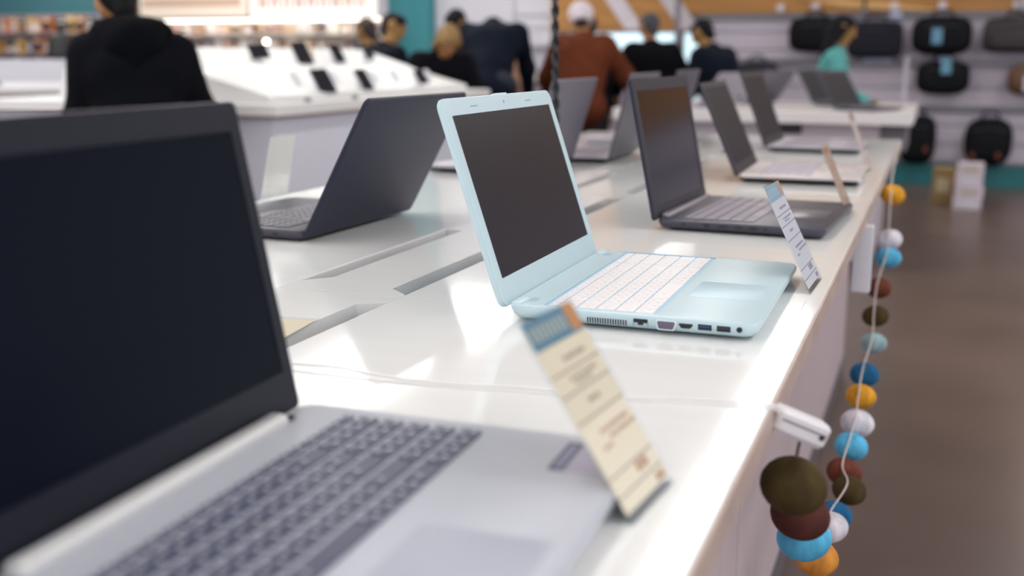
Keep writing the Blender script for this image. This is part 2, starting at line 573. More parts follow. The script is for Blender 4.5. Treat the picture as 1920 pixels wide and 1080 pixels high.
def laptop(label, X, Y, rz, W, D, ang, L, hb, bodym, lidm, bezm, scrm, keym, legm, o=None):
    o = o or {}
    hx = o.get('hx', 0.0)
    t = thing('laptop', label, 'laptop', (X, Y, TZ), rz, o.get('group'))
    r = o.get('r', 0.014)
    xb = hx + 0.004
    # base
    b = MB()
    lv = o.get('levels') or [(0.016, 0.003), (0.007, 0.0045), (0.0025, 0.008), (0.0, 0.013), (0.0, hb - 0.003), (0.0008, hb - 0.001), (0.0028, hb)]
    rec = o.get('recess')
    hole = None
    if rec:
        hole = (rec[0], rec[1], rec[2], rec[3], 0.003, hb - 0.0016, 1)
    b.slab(xb, D, -W / 2, W / 2, lv, r=r, n=6, hole=hole)
    b.obj('base', [bodym, o.get('deckm', bodym)], t, 35)
    for sx in (0.05, D - 0.04):
        for sy in (-1, 1):
            b = MB(); b.box(sx - 0.012, sx + 0.012, sy * (W / 2 - 0.05) - 0.006, sy * (W / 2 - 0.05) + 0.006, 0.0, 0.0035); b.obj('rubber_foot', M_RUB, t, 0)
    # keys
    kr = o['keys']
    keyboard(t, kr, hb - (0.0016 if rec else -0.00005), o.get('kh', 0.0018), [keym, legm], o.get('pad', True), legm is not None, o.get('frow', 0.6), o.get('gap', 0.0028), o.get('cg', 1.0))
    # touchpad
    tp = o.get('touchpad')
    if tp:
        b = MB(); b.slab(tp[0], tp[1], tp[2], tp[3], [(0, hb - 0.0005), (0, hb + 0.0002), (0.0003, hb + 0.0003)], r=0.002, n=3)
        b.obj('touchpad', o.get('tpm', bodym), t)
    # lid
    ca, sa = math.cos(ang), math.sin(ang)
    ML = Matrix(((0, ca, sa, hx), (1, 0, 0, 0), (0, sa, -ca, hb), (0, 0, 0, 1)))   # (y, v, n) -> local
    v0 = o.get('v0', -0.004)
    th = o.get('th', 0.008)
    b = MB()
    lr = o.get('lr', 0.010)
    lw = o.get('lidw', W) / 2
    b.slab(-lw, lw, v0, L, [(0.006, -th), (0.002, -th + 0.0008), (0.0004, -th + 0.0025), (0, -0.003), (0.0003, -0.0017)], r=lr, n=6, M=ML)
    lid = b.obj('lid', lidm, t, 35)
    sc = o['screen']
    b = MB()
    b.slab(-lw + 0.0006, lw - 0.0006, v0 + 0.0006, L - 0.0006, [(0, -0.0016), (0, -0.0006), (0.0008, 0)], r=lr, n=6, M=ML, hole=(sc[0], sc[1], sc[2], sc[3], 0.0012, -0.0012, 0))
    b.obj('bezel', bezm, lid, 30)
    b = MB(); b.box(sc[0] + 0.0002, sc[1] - 0.0002, sc[2] + 0.0002, sc[3] - 0.0002, -0.0011, -0.0006, M=ML); b.obj('screen', scrm, lid, 0)
    b = MB(); b.lathe([(0.0022, 0), (0.0022, 0.0004), (0.0012, 0.0005)], 10, M=ML @ Matrix.Translation((sum(sc[:2]) / 2 + o.get('camdy', 0), (sc[3] + L) / 2, 0))); b.obj('webcam', o.get('camm', M_BLACK), lid)
    # hinge
    hg = o.get('hinge')
    if hg:
        b = MB()
        for y0, y1 in hg:
            b.slab(hx + 0.0012, hx + 0.019, y0, y1, [(0.001, hb - 0.004), (0, hb + 0.001), (0.0015, hb + 0.005), (0.0045, hb + 0.0068)], r=0.005, n=3)
        b.obj('hinge_cover', o.get('hingem', bodym), t, 40)
    for nm, mm, fn in o.get('extra', []):
        bb = MB(); fn(bb, W, D, hb); bb.obj(nm, mm, t)
    return t, lid, ML


M_RUB = mat('black_rubber', '#1c1c20', 0.8)
M_BLACK = mat('black_plastic', '#0e0e12', 0.4)
M_PORT = mat('dark_port_cavity', '#15181f', 0.5)

# --- pale blue laptop -------------------------------------------------
M_BLUE = mat('pale_blue_plastic', '#bed4da', 0.34, spec=0.5)
M_BLUEPALM = mat('pale_blue_palm_rest', '#c9e2ea', 0.32)
M_BLUEKEY = mat('white_blue_keys', '#f1ecec', 0.4)
M_BLUELEG = mat('key_print_pale', '#ded3d3', 0.6)
M_BLUEDECK = mat('keyboard_tray_blue', '#a9cde0', 0.4)
M_SCR = mat('dark_matt_screen', '#1b1922', 0.35, spec=0.2)
M_BLUEPAD = mat('touchpad_blue', '#b9d3de', 0.35)
W_ = 0.3805


def blue_extra():
    L_ = []
    y = -W_ / 2
    def side(b, x0, x1, z0, z1, mi=0, d=0.0004):
        b.box(x0, x1, y - d, y + 0.002, z0, z1, mi)
    def vent(b, W, D, hb):
        for k in range(16):
            x0 = 0.106 + k * 0.0029
            b.add([(x0, y - 4e-4, 0.0075), (x0 + 0.0014, y - 4e-4, 0.0072), (x0 + 0.0010, y - 4e-4, 0.0133), (x0 - 0.0004, y - 4e-4, 0.0136)], [(0, 1, 2, 3)])
    L_.append(('vent', M_PORT, vent))
    def rj(b, W, D, hb):
        side(b, 0.1582, 0.1740, 0.0120, 0.0162)
        side(b, 0.1632, 0.1690, 0.0095, 0.0121)
    L_.append(('network_port', M_PORT, rj))
    def rjf(b, W, D, hb):
        side(b, 0.1578, 0.1583, 0.0075, 0.0122); side(b, 0.1740, 0.1745, 0.0075, 0.0122)
    L_.append(('network_port_flap', mat('port_outline_blue', '#7f9fb2', 0.5), rjf))
    def shape(b, x0, x1, z0, z1, taper, d):
        xm0, xm1 = x0 + taper, x1 - taper
        c = 0.0012
        pts = [(x0 + c, z1), (x0, z1 - c), (xm0, z0 + c), (xm0 + c, z0), (xm1 - c, z0), (xm1, z0 + c), (x1, z1 - c), (x1 - c, z1)]
        M = Matrix(((1, 0, 0, 0), (0, 0, 1, y), (0, 1, 0, 0), (0, 0, 0, 1)))
        b.poly(pts, -d, 0.002, M=M)
    L_.append(('video_port_frame', mat('white_port_frame', '#dfe9ee', 0.35), lambda b, W, D, hb: shape(b, 0.1832, 0.2056, 0.0062, 0.0172, 0.0018, 0.0012)))
    def vga(b, W, D, hb):
        shape(b, 0.1846, 0.2042, 0.0076, 0.0160, 0.0016, 0.0016)
    L_.append(('video_port', mat('mauve_port', '#6c6477', 0.5), vga))
    def pins(b, W, D, hb):
        for r_ in range(3):
            for k in range(5):
                cx = 0.1880 + k * 0.0031 + (0.0008 if r_ == 1 else 0); cz = 0.0095 + r_ * 0.0023
                b.box(cx - 0.0004, cx + 0.0004, y - 0.0018, y - 0.0015, cz - 0.0004, cz + 0.0004)
    L_.append(('pin_holes', M_PORT, pins))
    L_.append(('media_port', M_PORT, lambda b, W, D, hb: shape(b, 0.2078, 0.2236, 0.0100, 0.0152, 0.0022, 0.0005)))
    def usb(x0):
        def f(b, W, D, hb):
            side(b, x0, x0 + 0.0145, 0.0098, 0.0160)
        return f
    def tongue(x0):
        def f(b, W, D, hb):
            side(b, x0 + 0.0015, x0 + 0.013, 0.0130, 0.0145, 0, 0.0007)
        return f
    L_.append(('usb_port', M_PORT, usb(0.2290))); L_.append(('usb_tongue', mat('blue_usb_tongue', '#274a78', 0.4), tongue(0.2290)))
    L_.append(('usb_port', M_PORT, usb(0.2490))); L_.append(('usb_tongue', mat('dark_usb_tongue', '#3a3540', 0.4), tongue(0.2490)))
    MJ = lambda z: Matrix(((1, 0, 0, 0.2728), (0, 0, -1, y), (0, 1, 0, z), (0, 0, 0, 1)))
    L_.append(('audio_jack', M_PORT, lambda b, W, D, hb: b.lathe([(0.0031, -0.001), (0.0031, 0.0006)], 16, M=MJ(0.0135))))
    def dims(b, W, D, hb):
        for yy in (-0.158, 0.158):
            b.slab(0.026, 0.038, yy - 0.011, yy + 0.011, [(0, hb - 0.0005), (0.0002, hb + 0.0001)], r=0.006, n=5)
    L_.append(('lid_bumper_dimple', mat('dimple_blue', '#a3bccb', 0.5), dims))
    def knuck(b, W, D, hb):
        for yy in (-1, 1):
            b.slab(0.0130, 0.029, yy * 0.172 - 0.018, yy * 0.172 + 0.0172, [(0.001, hb - 0.006), (0, hb - 0.002), (0.0015, hb + 0.0015), (0.005, hb + 0.0028)], r=0.007, n=4)
    L_.append(('hinge_knuckle', M_BLUE, knuck))
    def crease(b, W, D, hb):
        side(b, 0.028, 0.268, 0.0178, 0.0181, 0, 0.0001)
    return L_


BR = 0.0104
bt, blid, bML = laptop('pale blue laptop with white keys and dark screen, in focus at the table middle', -0.0020, 0.1902, BR, W_, 0.2924, 1.8926, 0.2405, 0.0205,
       M_BLUE, M_BLUE, M_BLUE, M_SCR, M_BLUEKEY, M_BLUELEG,
       dict(hx=0.0066, r=0.020, lr=0.013, v0=-0.006, th=0.009,
            recess=(0.0518, 0.1821, -W_ / 2 + 0.009, W_ / 2 - 0.006), keys=(0.0555, 0.1770, -W_ / 2 + 0.012, W_ / 2 - 0.009),
            deckm=M_BLUEDECK, touchpad=(0.1945, 0.2763, 0.1123 - W_ / 2, 0.2059 - W_ / 2), tpm=M_BLUEPAD, frow=0.55, gap=0.0024,
            screen=(0.0182 - W_ / 2, 0.0182 + 0.3442 - W_ / 2, 0.026, 0.026 + 0.1936), camm=mat('camera_dot_blue', '#8fa9b4', 0.4), extra=blue_extra()))
b = MB(); b.slab(-0.022, 0.022, 0.2395, 0.2418, [(0, -0.006), (0, -0.001)], r=0.001, n=2, M=bML); b.obj('opening_lip', M_BLUE, blid)
b = MB()
for yy in (-0.10, 0.09):
    b.slab(yy - 0.011, yy + 0.011, 0.2275, 0.2292, [(0, -0.0004), (0, 0.0002)], r=0.0008, n=2, M=bML)
b.obj('bezel_bumper', mat('bumper_grey_blue', '#93a8b1', 0.6), blid)

# --- silver front laptop ----------------------------------------------
M_SILVER = mat('silver_grey_plastic', '#b9bcc6', 0.38, metal=0.15)
M_SILVERLID = mat('mauve_silver_lid', '#a79aa2', 0.4, metal=0.2)
M_NAVYBEZ = mat('navy_black_bezel', '#141723', 0.4, spec=0.2)
M_NAVYSCR = mat('navy_black_screen', '#070d1a', 0.3, spec=0.05)
M_SLATEKEY = mat('slate_keys', '#4d5066', 0.4)
M_KEYLEG = mat('pale_key_print', '#cfccd8', 0.6)
M_BAR = mat('satin_hinge_bar', '#d0d0cf', 0.3, metal=0.1)


def sticker(b, W, D, hb):
    b.slab(0.2330, 0.2700, 0.116, 0.1715, [(0, hb), (0, hb + 0.0002)], r=0.001, n=2)


def sticker_band(b, W, D, hb):
    b.slab(0.2330, 0.2440, 0.116, 0.1715, [(0, hb + 0.0002), (0, hb + 0.0003)], r=0.001, n=2)


def sticker_pale(b, W, D, hb):
    b.box(0.2365, 0.2405, 0.122, 0.166, hb + 0.0003, hb + 0.0004)


def hinge_pin(b, W, D, hb):
    b.box(0.010, 0.0185, 0.1452, 0.150, hb - 0.001, hb + 0.003)


laptop('silver laptop with navy-black screen and dark slate keys, front left of the table', -0.0087, -0.5871, 0.0267, 0.38, 0.286, 1.7668, 0.2442, 0.0211,
       M_SILVER, M_SILVERLID, M_NAVYBEZ, M_NAVYSCR, M_SLATEKEY, M_KEYLEG,
       dict(keys=(0.0500, 0.1690, -0.176, 0.1725), touchpad=(0.189, 0.272, -0.105, 0.0083), tpm=mat('touchpad_silver', '#aeb2bf', 0.4), kh=0.0022, frow=0.62, gap=0.0050, cg=0.5,
            screen=(-0.1752, 0.1752, 0.029, 0.2212), hinge=[(-0.13, 0.1446)], hingem=M_BAR, camdy=-0.09, lr=0.006, th=0.007,
            extra=[('hinge_pin', M_BLACK, hinge_pin), ('sticker', mat('mauve_sticker', '#a9a3b6', 0.4), sticker), ('sticker_band', mat('sticker_band_navy', '#3d3d58', 0.4), sticker_band), ('sticker_line', mat('sticker_line', '#8f8fae', 0.4), sticker_pale)]))

# --- charcoal laptops ---------------------------------------------------
M_CHAR = mat('charcoal_plastic', '#3d3b47', 0.38)
M_CHARLID = mat('charcoal_lid', '#23263a', 0.45, spec=0.3, noise=0.05, nscale=3)
M_CHARBEZ = mat('charcoal_bezel', '#2e2d35', 0.45, spec=0.25)
M_CHARSCR = mat('glossy_dark_screen', '#0e111c', 0.14, spec=0.4)
M_LILKEY = mat('sheen_lilac_keys', '#857d8a', 0.35)  # grazing sheen of dark keys put into a paler base colour
M_DARKKEY = mat('charcoal_keys', '#55525f', 0.35)
M_GREYHINGE = mat('grey_hinge', '#8a848d', 0.3, metal=0.3)


def side_ports(b, W, D, hb):
    y = -W / 2
    for x0, x1, z0, z1 in ((0.050, 0.0545, 0.0115, 0.0155), (0.086, 0.098, 0.0125, 0.0155), (0.089, 0.095, 0.010, 0.0126), (0.112, 0.128, 0.0115, 0.0150), (0.139, 0.153, 0.0115, 0.0150), (0.164, 0.178, 0.0115, 0.0150), (0.190, 0.194, 0.0115, 0.0150), (0.222, 0.25, 0.0105, 0.0125)):
        b.box(x0, x1, y - 0.0004, y + 0.002, z0, z1)


laptop('charcoal laptop with key rows coloured pale as sheen and reflective screen, behind the pale blue one', 0.0141, 0.9048, -0.0486, 0.3685, 0.2896, 1.776, 0.2443, 0.0196,
       M_CHAR, M_CHARLID, M_CHARBEZ, M_CHARSCR, M_LILKEY, None,
       dict(keys=(0.045, 0.168, -0.160, 0.168), touchpad=(0.195, 0.270, -0.07, 0.045), tpm=mat('touchpad_charcoal', '#4a4854', 0.3), frow=0.5, gap=0.0026,
            screen=(-0.1630, 0.1630, 0.020, 0.2225), hinge=[(-0.15, 0.15)], hingem=M_GREYHINGE, lr=0.006, th=0.007, extra=[('side_ports', M_PORT, side_ports)]))

M_CREAM = mat('champagne_silver_deck', '#cdc3c2', 0.35, metal=0.1)
M_GREYSCR = mat('grey_matt_screen', '#2b282d', 0.5, spec=0.1)
laptop('open laptop with champagne-silver deck and dark underside, fourth in the right-hand row', 0.0083, 1.702, 0.0225, 0.3777, 0.2845, 1.9949, 0.2358, 0.020,
       M_CREAM, M_CHARLID, M_CHARBEZ, M_GREYSCR, mat('lilac_keys', '#a79fac', 0.4), None,
       dict(keys=(0.045, 0.172, -0.160, 0.160), touchpad=(0.20, 0.268, -0.08, 0.03), frow=0.55, screen=(-0.170, 0.170, 0.022, 0.222), lr=0.006, th=0.007,
            deckm=M_CREAM, extra=[('dark_underside', M_BLACK, lambda b, W, D, hb: b.slab(0.004, D - 0.001, -W / 2 - 0.0004, W / 2 + 0.0004, [(0.016, 0.0029), (0.006, 0.0043), (0.002, 0.0078), (-0.0004, 0.0129), (-0.0004, 0.0135)], r=0.014, n=6))]))
M_GREYDECK = mat('grey_deck', '#a6a1ab', 0.35, metal=0.1)
laptop('grey laptop at the far end of the right-hand row, dark screen tilted back', -0.0503, 2.6284, -0.0235, 0.3795, 0.2900, 1.9378, 0.246, 0.0201,
       M_GREYDECK, M_CHARLID, M_CHARBEZ, M_GREYSCR, M_LILKEY, None,
       dict(keys=(0.045, 0.168, -0.160, 0.160), touchpad=(0.20, 0.268, -0.08, 0.03), frow=0.55, screen=(-0.170, 0.170, 0.022, 0.228), lr=0.006, th=0.007,
            extra=[('dark_underside', M_BLACK, lambda b, W, D, hb: b.slab(0.004, D - 0.001, -W / 2 - 0.0004, W / 2 + 0.0004, [(0.016, 0.0029), (0.006, 0.0043), (0.002, 0.0078), (-0.0004, 0.0129), (-0.0004, 0.0135)], r=0.014, n=6))]))


def left_ports(b, W, D, hb):
    y = W / 2
    b.box(0.050, 0.062, y - 0.002, y + 0.0004, 0.010, 0.014)


laptop('dark grey laptop seen from behind its lid, left row beside the blue laptop', -0.4812, 0.5596, 3.1246, 0.3725, 0.265, 2.0717, 0.2436, 0.019,
       M_CHAR, M_CHARLID, M_CHARBEZ, M_CHARSCR, M_DARKKEY, M_KEYLEG,
       dict(keys=(0.045, 0.165, -0.168, 0.168), touchpad=(0.19, 0.255, -0.06, 0.05), frow=0.55, screen=(-0.170, 0.170, 0.022, 0.222), lr=0.012, th=0.007, v0=-0.012, extra=[('side_ports', M_PORT, left_ports)]))
M_GREYLID = mat('mid_grey_lid', '#6c6774', 0.45)
laptop('grey laptop seen from behind its lid, second in the left row, beside the hanging cable', -0.5033, 1.632, 3.1414, 0.375, 0.2747, 1.8729, 0.2301, 0.0203,
       M_GREYDECK, M_GREYLID, M_CHARBEZ, M_CHARSCR, M_LILKEY, None,
       dict(keys=(0.045, 0.165, -0.160, 0.160), touchpad=(0.19, 0.262, -0.06, 0.05), frow=0.55, screen=(-0.170, 0.170, 0.022, 0.212), lr=0.008, th=0.007,
            extra=[('dark_underside', M_BLACK, lambda b, W, D, hb: b.slab(0.004, D - 0.001, -W / 2 - 0.0004, W / 2 + 0.0004, [(0.016, 0.0029), (0.006, 0.0043), (0.002, 0.0078), (-0.0004, 0.0129), (-0.0004, 0.0135)], r=0.014, n=6))]))
laptop('grey laptop with its lid back to us, third in the left row behind charcoal screen', -0.4072, 2.03, 3.1655, 0.38, 0.265, 1.8117, 0.2376, 0.0196,
       M_GREYDECK, mat('slate_grey_lid', '#57545f', 0.42), M_CHARBEZ, M_CHARSCR, M_LILKEY, None,
       dict(keys=(0.045, 0.165, -0.160, 0.160), touchpad=(0.19, 0.255, -0.06, 0.05), frow=0.55, screen=(-0.170, 0.170, 0.022, 0.218), lr=0.008, th=0.007,
            extra=[('dark_underside', M_BLACK, lambda b, W, D, hb: b.slab(0.004, D - 0.001, -W / 2 - 0.0004, W / 2 + 0.0004, [(0.016, 0.0029), (0.006, 0.0043), (0.002, 0.0078), (-0.0004, 0.0129), (-0.0004, 0.0135)], r=0.014, n=6)),
                   ('lid_badge', M_WHITEP, lambda b, W, D, hb: b.box(-0.0635, -0.062, -0.165, -0.14, 0.165, 0.172))]))
laptop('grey laptop farthest back in the left row, only the lid top showing', -0.43, 2.72, 3.15, 0.38, 0.265, 1.82, 0.2400, 0.0196,
       M_GREYDECK, mat('dusky_grey_lid', '#4f4b57', 0.42), M_CHARBEZ, M_CHARSCR, M_LILKEY, None,
       dict(keys=(0.045, 0.165, -0.160, 0.160), frow=0.55, screen=(-0.170, 0.170, 0.022, 0.218), lr=0.008, th=0.007))

# ------------------------------------------------------------------ price holders
M_CLEAR = clear_mat('clear_acrylic')


def price_holder(label, x, y, rz, lean, w, h, paper, head, patch, ink, inkb, foot=0.055, z=TZ, full=True, accent=None):
    t = thing('price_holder', label, 'price tag', (x, y, z), rz, None)
    ca, sa = math.cos(lean), math.sin(lean)
    Mx = Matrix(((0, -sa, ca, 0), (1, 0, 0, 0), (0, ca, sa, 0.0012), (0, 0, 0, 1)))   # (y, up, out)
    b = MB(); b.slab(-w / 2, w / 2, 0, h, [(0, -0.0022), (0, -0.0008)], r=0.0015, n=2, M=Mx); b.obj('plate', M_CLEAR, t)
    b = MB(); b.slab(-foot, 0.0012, -w / 2, w / 2, [(0, 0.0003), (0, 0.0019)], r=0.0015, n=2); b.obj('foot', M_CLEAR, t)
    b = MB(); b.box(-w / 2 + 0.002, w / 2 - 0.002, 0.006, h - 0.003, -0.0007, -0.0002, M=Mx); pp = b.obj('paper', paper, t, 0)
    b = MB(); b.slab(-w / 2, w / 2, 0, h, [(0, 0.0004), (0, 0.0012)], r=0.0015, n=2, M=Mx); b.obj('cover_sheet', M_CLEAR, t)
    hh = 0.145 * h
    def q(b, y0, y1, v0, v1, lvl=1):
        e = -0.0002 + 0.00012 * lvl
        vs = [(y0, v0, e), (y1, v0, e), (y1, v1, e), (y0, v1, e)]
        b.add(vs, [(0, 1, 2, 3)], M=Mx)
    A, B = -w / 2 + 0.002, w / 2 - 0.002
    top = h - 0.003
    b = MB(); q(b, A, B, top - hh, top); b.obj('header_band', head, pp, 0)
    b = MB(); q(b, B - 0.2 * w, B, top - hh * 0.9, top, 2); b.obj('header_patch', patch, pp, 0)
    b = MB()
    for k in range(8):
        y0 = A + 0.06 * w + k * 0.083 * w
        q(b, y0, y0 + 0.055 * w, top - hh * 0.75, top - hh * 0.25, 2)
        q(b, y0 + 0.02 * w, y0 + 0.035 * w, top - hh * 0.6, top - hh * 0.4, 3)
    b.obj('header_marks', inkb, pp, 0)
    b = MB()
    for f_ in (0.70, 0.60, 0.47, 0.20, 0.11):
        q(b, A, B, h * f_, h * f_ + 0.0012)
    b.obj('ruled_lines', ink, pp, 0)
    b = MB()
    for f_, y0, y1, hh_ in ((0.745, 0.36, 0.80, 0.022), (0.655, 0.30, 0.85, 0.016), (0.63, 0.35, 0.7, 0.014), (0.53, 0.40, 0.62, 0.022)):
        k = y0
        while k < y1:
            k2 = min(y1, k + rnd.uniform(0.03, 0.09))
            q(b, A + (B - A) * k, A + (B - A) * k2, h * f_, h * (f_ + hh_))
            k = k2 + 0.02
    b.obj('text_marks', ink, pp, 0)
    b = MB()
    for f_, y0, y1, hh_ in ((0.385, 0.30, 0.90, 0.02), (0.345, 0.42, 0.98, 0.02), (0.315, 0.22, 0.40, 0.018), (0.145, 0.55, 0.80, 0.05), (0.05, 0.78, 0.95, 0.04)):
        k = y0
        while k < y1:
            k2 = min(y1, k + rnd.uniform(0.03, 0.09))
            q(b, A + (B - A) * k, A + (B - A) * k2, h * f_, h * (f_ + hh_))
            k = k2 + 0.02
    b.obj('price_marks', accent or ink, pp, 0)
    return t


P_CREAM = mat('cream_paper', '#eadcc0', 0.7)
P_WHITE = mat('cool_white_paper', '#d2d0d6', 0.7)
P_BACKLIT = mat('backlit_cream_paper', '#b59a86', 0.7)  # cream paper, its backlit darkening put into the colour
P_TEAL = mat('teal_print', '#4f7f96', 0.6)
P_TEALP = mat('pale_teal_print', '#8fb0c0', 0.6)
P_ORANGE = mat('orange_print', '#c9894f', 0.6)
P_ORANGEP = mat('dusty_orange_print', '#c29a86', 0.6)
P_INK = mat('grey_brown_ink', '#9a8579', 0.7)
P_INKD = mat('grey_violet_ink', '#7f7d92', 0.7)
P_OCHRE = mat('ochre_ink', '#b07a4a', 0.7)
P_HEADM = mat('header_letter_print', '#a9b0a8', 0.6)
price_holder('cream price card in clear stand in front of the silver laptop', 0.2915, -0.447, -0.10, math.radians(33.5), 0.084, 0.150, P_CREAM, P_TEAL, P_ORANGE, P_INK, P_HEADM, accent=P_OCHRE)
price_holder('white price card in clear stand at the corner of the pale blue laptop', 0.3190, 0.329, -0.03, math.radians(26.5), 0.108, 0.149, P_WHITE, P_TEALP, P_ORANGEP, P_INKD, mat('pale_header_letters', '#aec6d2', 0.6))
price_holder('cream price card, coloured tan as backlit, in clear stand at the corner of the charcoal laptop', 0.3080, 1.066, -0.07, math.radians(24), 0.080, 0.142, P_BACKLIT, P_BACKLIT, P_BACKLIT, P_OCHRE, P_OCHRE)
price_holder('narrow pale price stand beside the champagne-silver laptop', 0.295, 1.93, -0.05, math.radians(22), 0.09, 0.165, mat('pinkish_paper', '#cdbcb8', 0.7), P_BACKLIT, P_BACKLIT, P_OCHRE, P_OCHRE)
price_holder('cream price card seen from behind, on the table edge left of the dark grey laptop', -0.835, 0.82, PI, math.radians(13), 0.10, 0.14, mat('warm_white_paper', '#e9e4de', 0.7), P_TEAL, P_ORANGE, P_INK, P_HEADM, foot=0.04)
t = thing('price_card', 'cream price card in a clear sleeve lying flat on the trough cover', 'price tag', (-0.222, -0.128, TZ), 0.12)
b = MB(); b.slab(-0.036, 0.036, -0.05, 0.044, [(0, 0.0003), (0, 0.001)], r=0.001, n=2); b.obj('paper', P_CREAM, t)
b = MB(); b.slab(-0.040, 0.040, -0.054, 0.048, [(0, 0.0011), (0, 0.0019)], r=0.0015, n=2); b.obj('sleeve', M_CLEAR, t)

# ------------------------------------------------------------------ cables on and over the table
M_WIRE = mat('white_wire', '#f0eeec', 0.4)


def smooth_path(pts, n=8):
    P = [Vector(p) for p in pts]
    out = []
    for i in range(len(P) - 1):
        p0, p1, p2, p3 = P[max(i - 1, 0)], P[i], P[i + 1], P[min(i + 2, len(P) - 1)]
        for k in range(n):
            s = k / n
            out.append(0.5 * ((2 * p1) + (p2 - p0) * s + (2 * p0 - 5 * p1 + 4 * p2 - p3) * s * s + (3 * p1 - p0 - 3 * p2 + p3) * s ** 3))
    out.append(P[-1])
    return out


wire1 = [(-0.145, -0.248), (-0.119, -0.242), (-0.069, -0.236), (-0.027, -0.246), (0.046, -0.250), (0.128, -0.234), (0.18, -0.237), (0.27, -0.214), (0.33, -0.203)]
b = MB(); b.tube(smooth_path([(x, y, TZ + 0.0012) for x, y in wire1] + [(0.342, -0.197, TZ - 0.004)]), 0.0011, 6)
tag(b.obj('thin_cable', M_WIRE), 'thin white wire, upper of two crossing the tabletop to the clip', 'cable')
wire2 = [(-0.145, -0.262), (-0.10, -0.262), (-0.03, -0.262), (0.05, -0.258), (0.13, -0.246), (0.2, -0.240), (0.28, -0.222), (0.33, -0.212)]
b = MB(); b.tube(smooth_path([(x, y, TZ + 0.0011) for x, y in wire2] + [(0.342, -0.204, TZ - 0.004)]), 0.0010, 6)
tag(b.obj('thin_cable', M_WIRE), 'thin white wire, lower of two crossing the tabletop to the clip', 'cable')
b = MB(); b.tube(smooth_path([(-0.215, -0.36, TZ - 0.07), (-0.195, -0.25, TZ - 0.035), (-0.178, -0.17, TZ - 0.03), (-0.18, -0.1, TZ - 0.05), (-0.19, -0.03, TZ - 0.09)]), 0.004, 8)
tag(b.obj('black_cable', M_BLACK), 'black cable looping inside the open trough slot', 'cable')
# twisted black cable hanging from the ceiling
b = MB()
for ph in (0, PI):
    pts = []
    for k in range(0, 420):
        z = 3.19 - k * 0.0055
        a = k * 0.52 + ph
        sway = 0.006 * math.sin(z * 3)
        pts.append((-0.338 + sway + 0.0044 * math.cos(a), 1.19 + 0.0044 * math.sin(a), z))
    b.tube(pts, 0.0049, 6)
tag(b.obj('twisted_cable', mat('black_twisted_flex', '#0f1318', 0.35)), 'thick twisted black cable hanging from the ceiling above the table', 'cable')

# ------------------------------------------------------------------ clip and ball garland
M_CLIPW = mat('white_clip_plastic', '#dedbdd', 0.35)
clip = thing('edge_clip', 'white plastic clip on the table edge holding the ball garland', 'clip', (0.3375, -0.185, 0.893), 0.0)
clip.rotation_euler = (0, math.radians(24), math.radians(26))
b = MB(); b.slab(0.0, 0.052, -0.013, 0.013, [(0.003, -0.018), (0, -0.014), (0, 0.001), (0.003, 0.004)], r=0.006, n=4); b.obj('clip_body', M_CLIPW, clip)
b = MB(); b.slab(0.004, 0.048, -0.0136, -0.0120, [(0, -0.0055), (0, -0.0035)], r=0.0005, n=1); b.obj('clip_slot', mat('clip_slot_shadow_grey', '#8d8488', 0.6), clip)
b = MB(); b.slab(0.042, 0.047, -0.0140, -0.0115, [(0, -0.009), (0, -0.005)], r=0.0005, n=1); b.obj('slot_end', M_BLACK, clip)

garland = thing('ball_garland', 'garland of coloured cotton balls strung along the table side', 'garland', (0.35, -0.16, 0.88))
G0 = Vector((0.35, -0.16, 0.88))
BALLC = {'olive': '#473a1e', 'rust': '#6b3a2c', 'maroon': '#512c26', 'sky': '#5ab0d6', 'orange': '#cf8a3c', 'white': '#d8d3da', 'blue': '#1f5f88', 'mint': '#93aeb0', 'yellow': '#d7992f'}
balls = [(0.354, -0.164, 0.815, 'olive', .0305), (0.350, -0.041, 0.736, 'maroon', .0305), (0.348, 0.043, 0.673, 'sky', .030), (0.344, 0.285, 0.541, 'orange', .030), (0.339, 0.582, 0.458, 'white', .030),
         (0.337, 0.715, 0.423, 'blue', .031), (0.356, 0.781, 0.447, 'olive', .030), (0.342, 0.840, 0.457, 'rust', .032), (0.348, 0.898, 0.488, 'sky', .031), (0.353, 0.965, 0.512, 'white', .0315), (0.350, 1.094, 0.527, 'yellow', .030), (0.350, 1.187, 0.547, 'blue', .030),
         (0.357, 1.360, 0.573, 'mint', .0285), (0.354, 1.434, 0.618, 'olive', .030), (0.354, 1.511, 0.668, 'rust', .030), (0.367, 1.595, 0.727, 'sky', .0305), (0.365, 1.657, 0.761, 'white', .030), (0.361, 1.776, 0.856, 'yellow', .031)]
names = dict(olive='olive brown ball', rust='rust red ball', maroon='dark maroon ball', sky='light blue ball', orange='orange ball', white='white ball', blue='deep blue ball', mint='pale mint ball', yellow='golden yellow ball')
for x, y, z, c, r_ in balls:
    M_ = mat('cotton_ball_' + c, BALLC[c], 0.85, noise=0.28, nscale=60, stretch=(1, 1, 0.35), bump=0.6, spec=0.2)
    prof = [(max(1e-4, r_ * math.sin(PI * k / 14)), -0.82 * r_ * math.cos(PI * k / 14)) for k in range(15)]
    b = MB(); b.lathe(prof, 24)
    o = b.obj('ball', M_, garland, 60)
    o.location = Vector((x, y, z)) - G0
    o.rotation_euler = (rnd.uniform(-.3, .3), rnd.uniform(-.3, .3), rnd.uniform(0, 6))
    o['label'] = names[c]
M_STR = mat('pale_string', '#cfc3bd', 0.7)
sp = [Vector((0.360, -0.165, 0.878)), Vector((0.355, -0.164, 0.842))]
b = MB(); b.tube([p - G0 for p in smooth_path(sp, 6)], 0.0016, 6); b.obj('string', mat('dark_string', '#6c5d57', 0.7), garland)
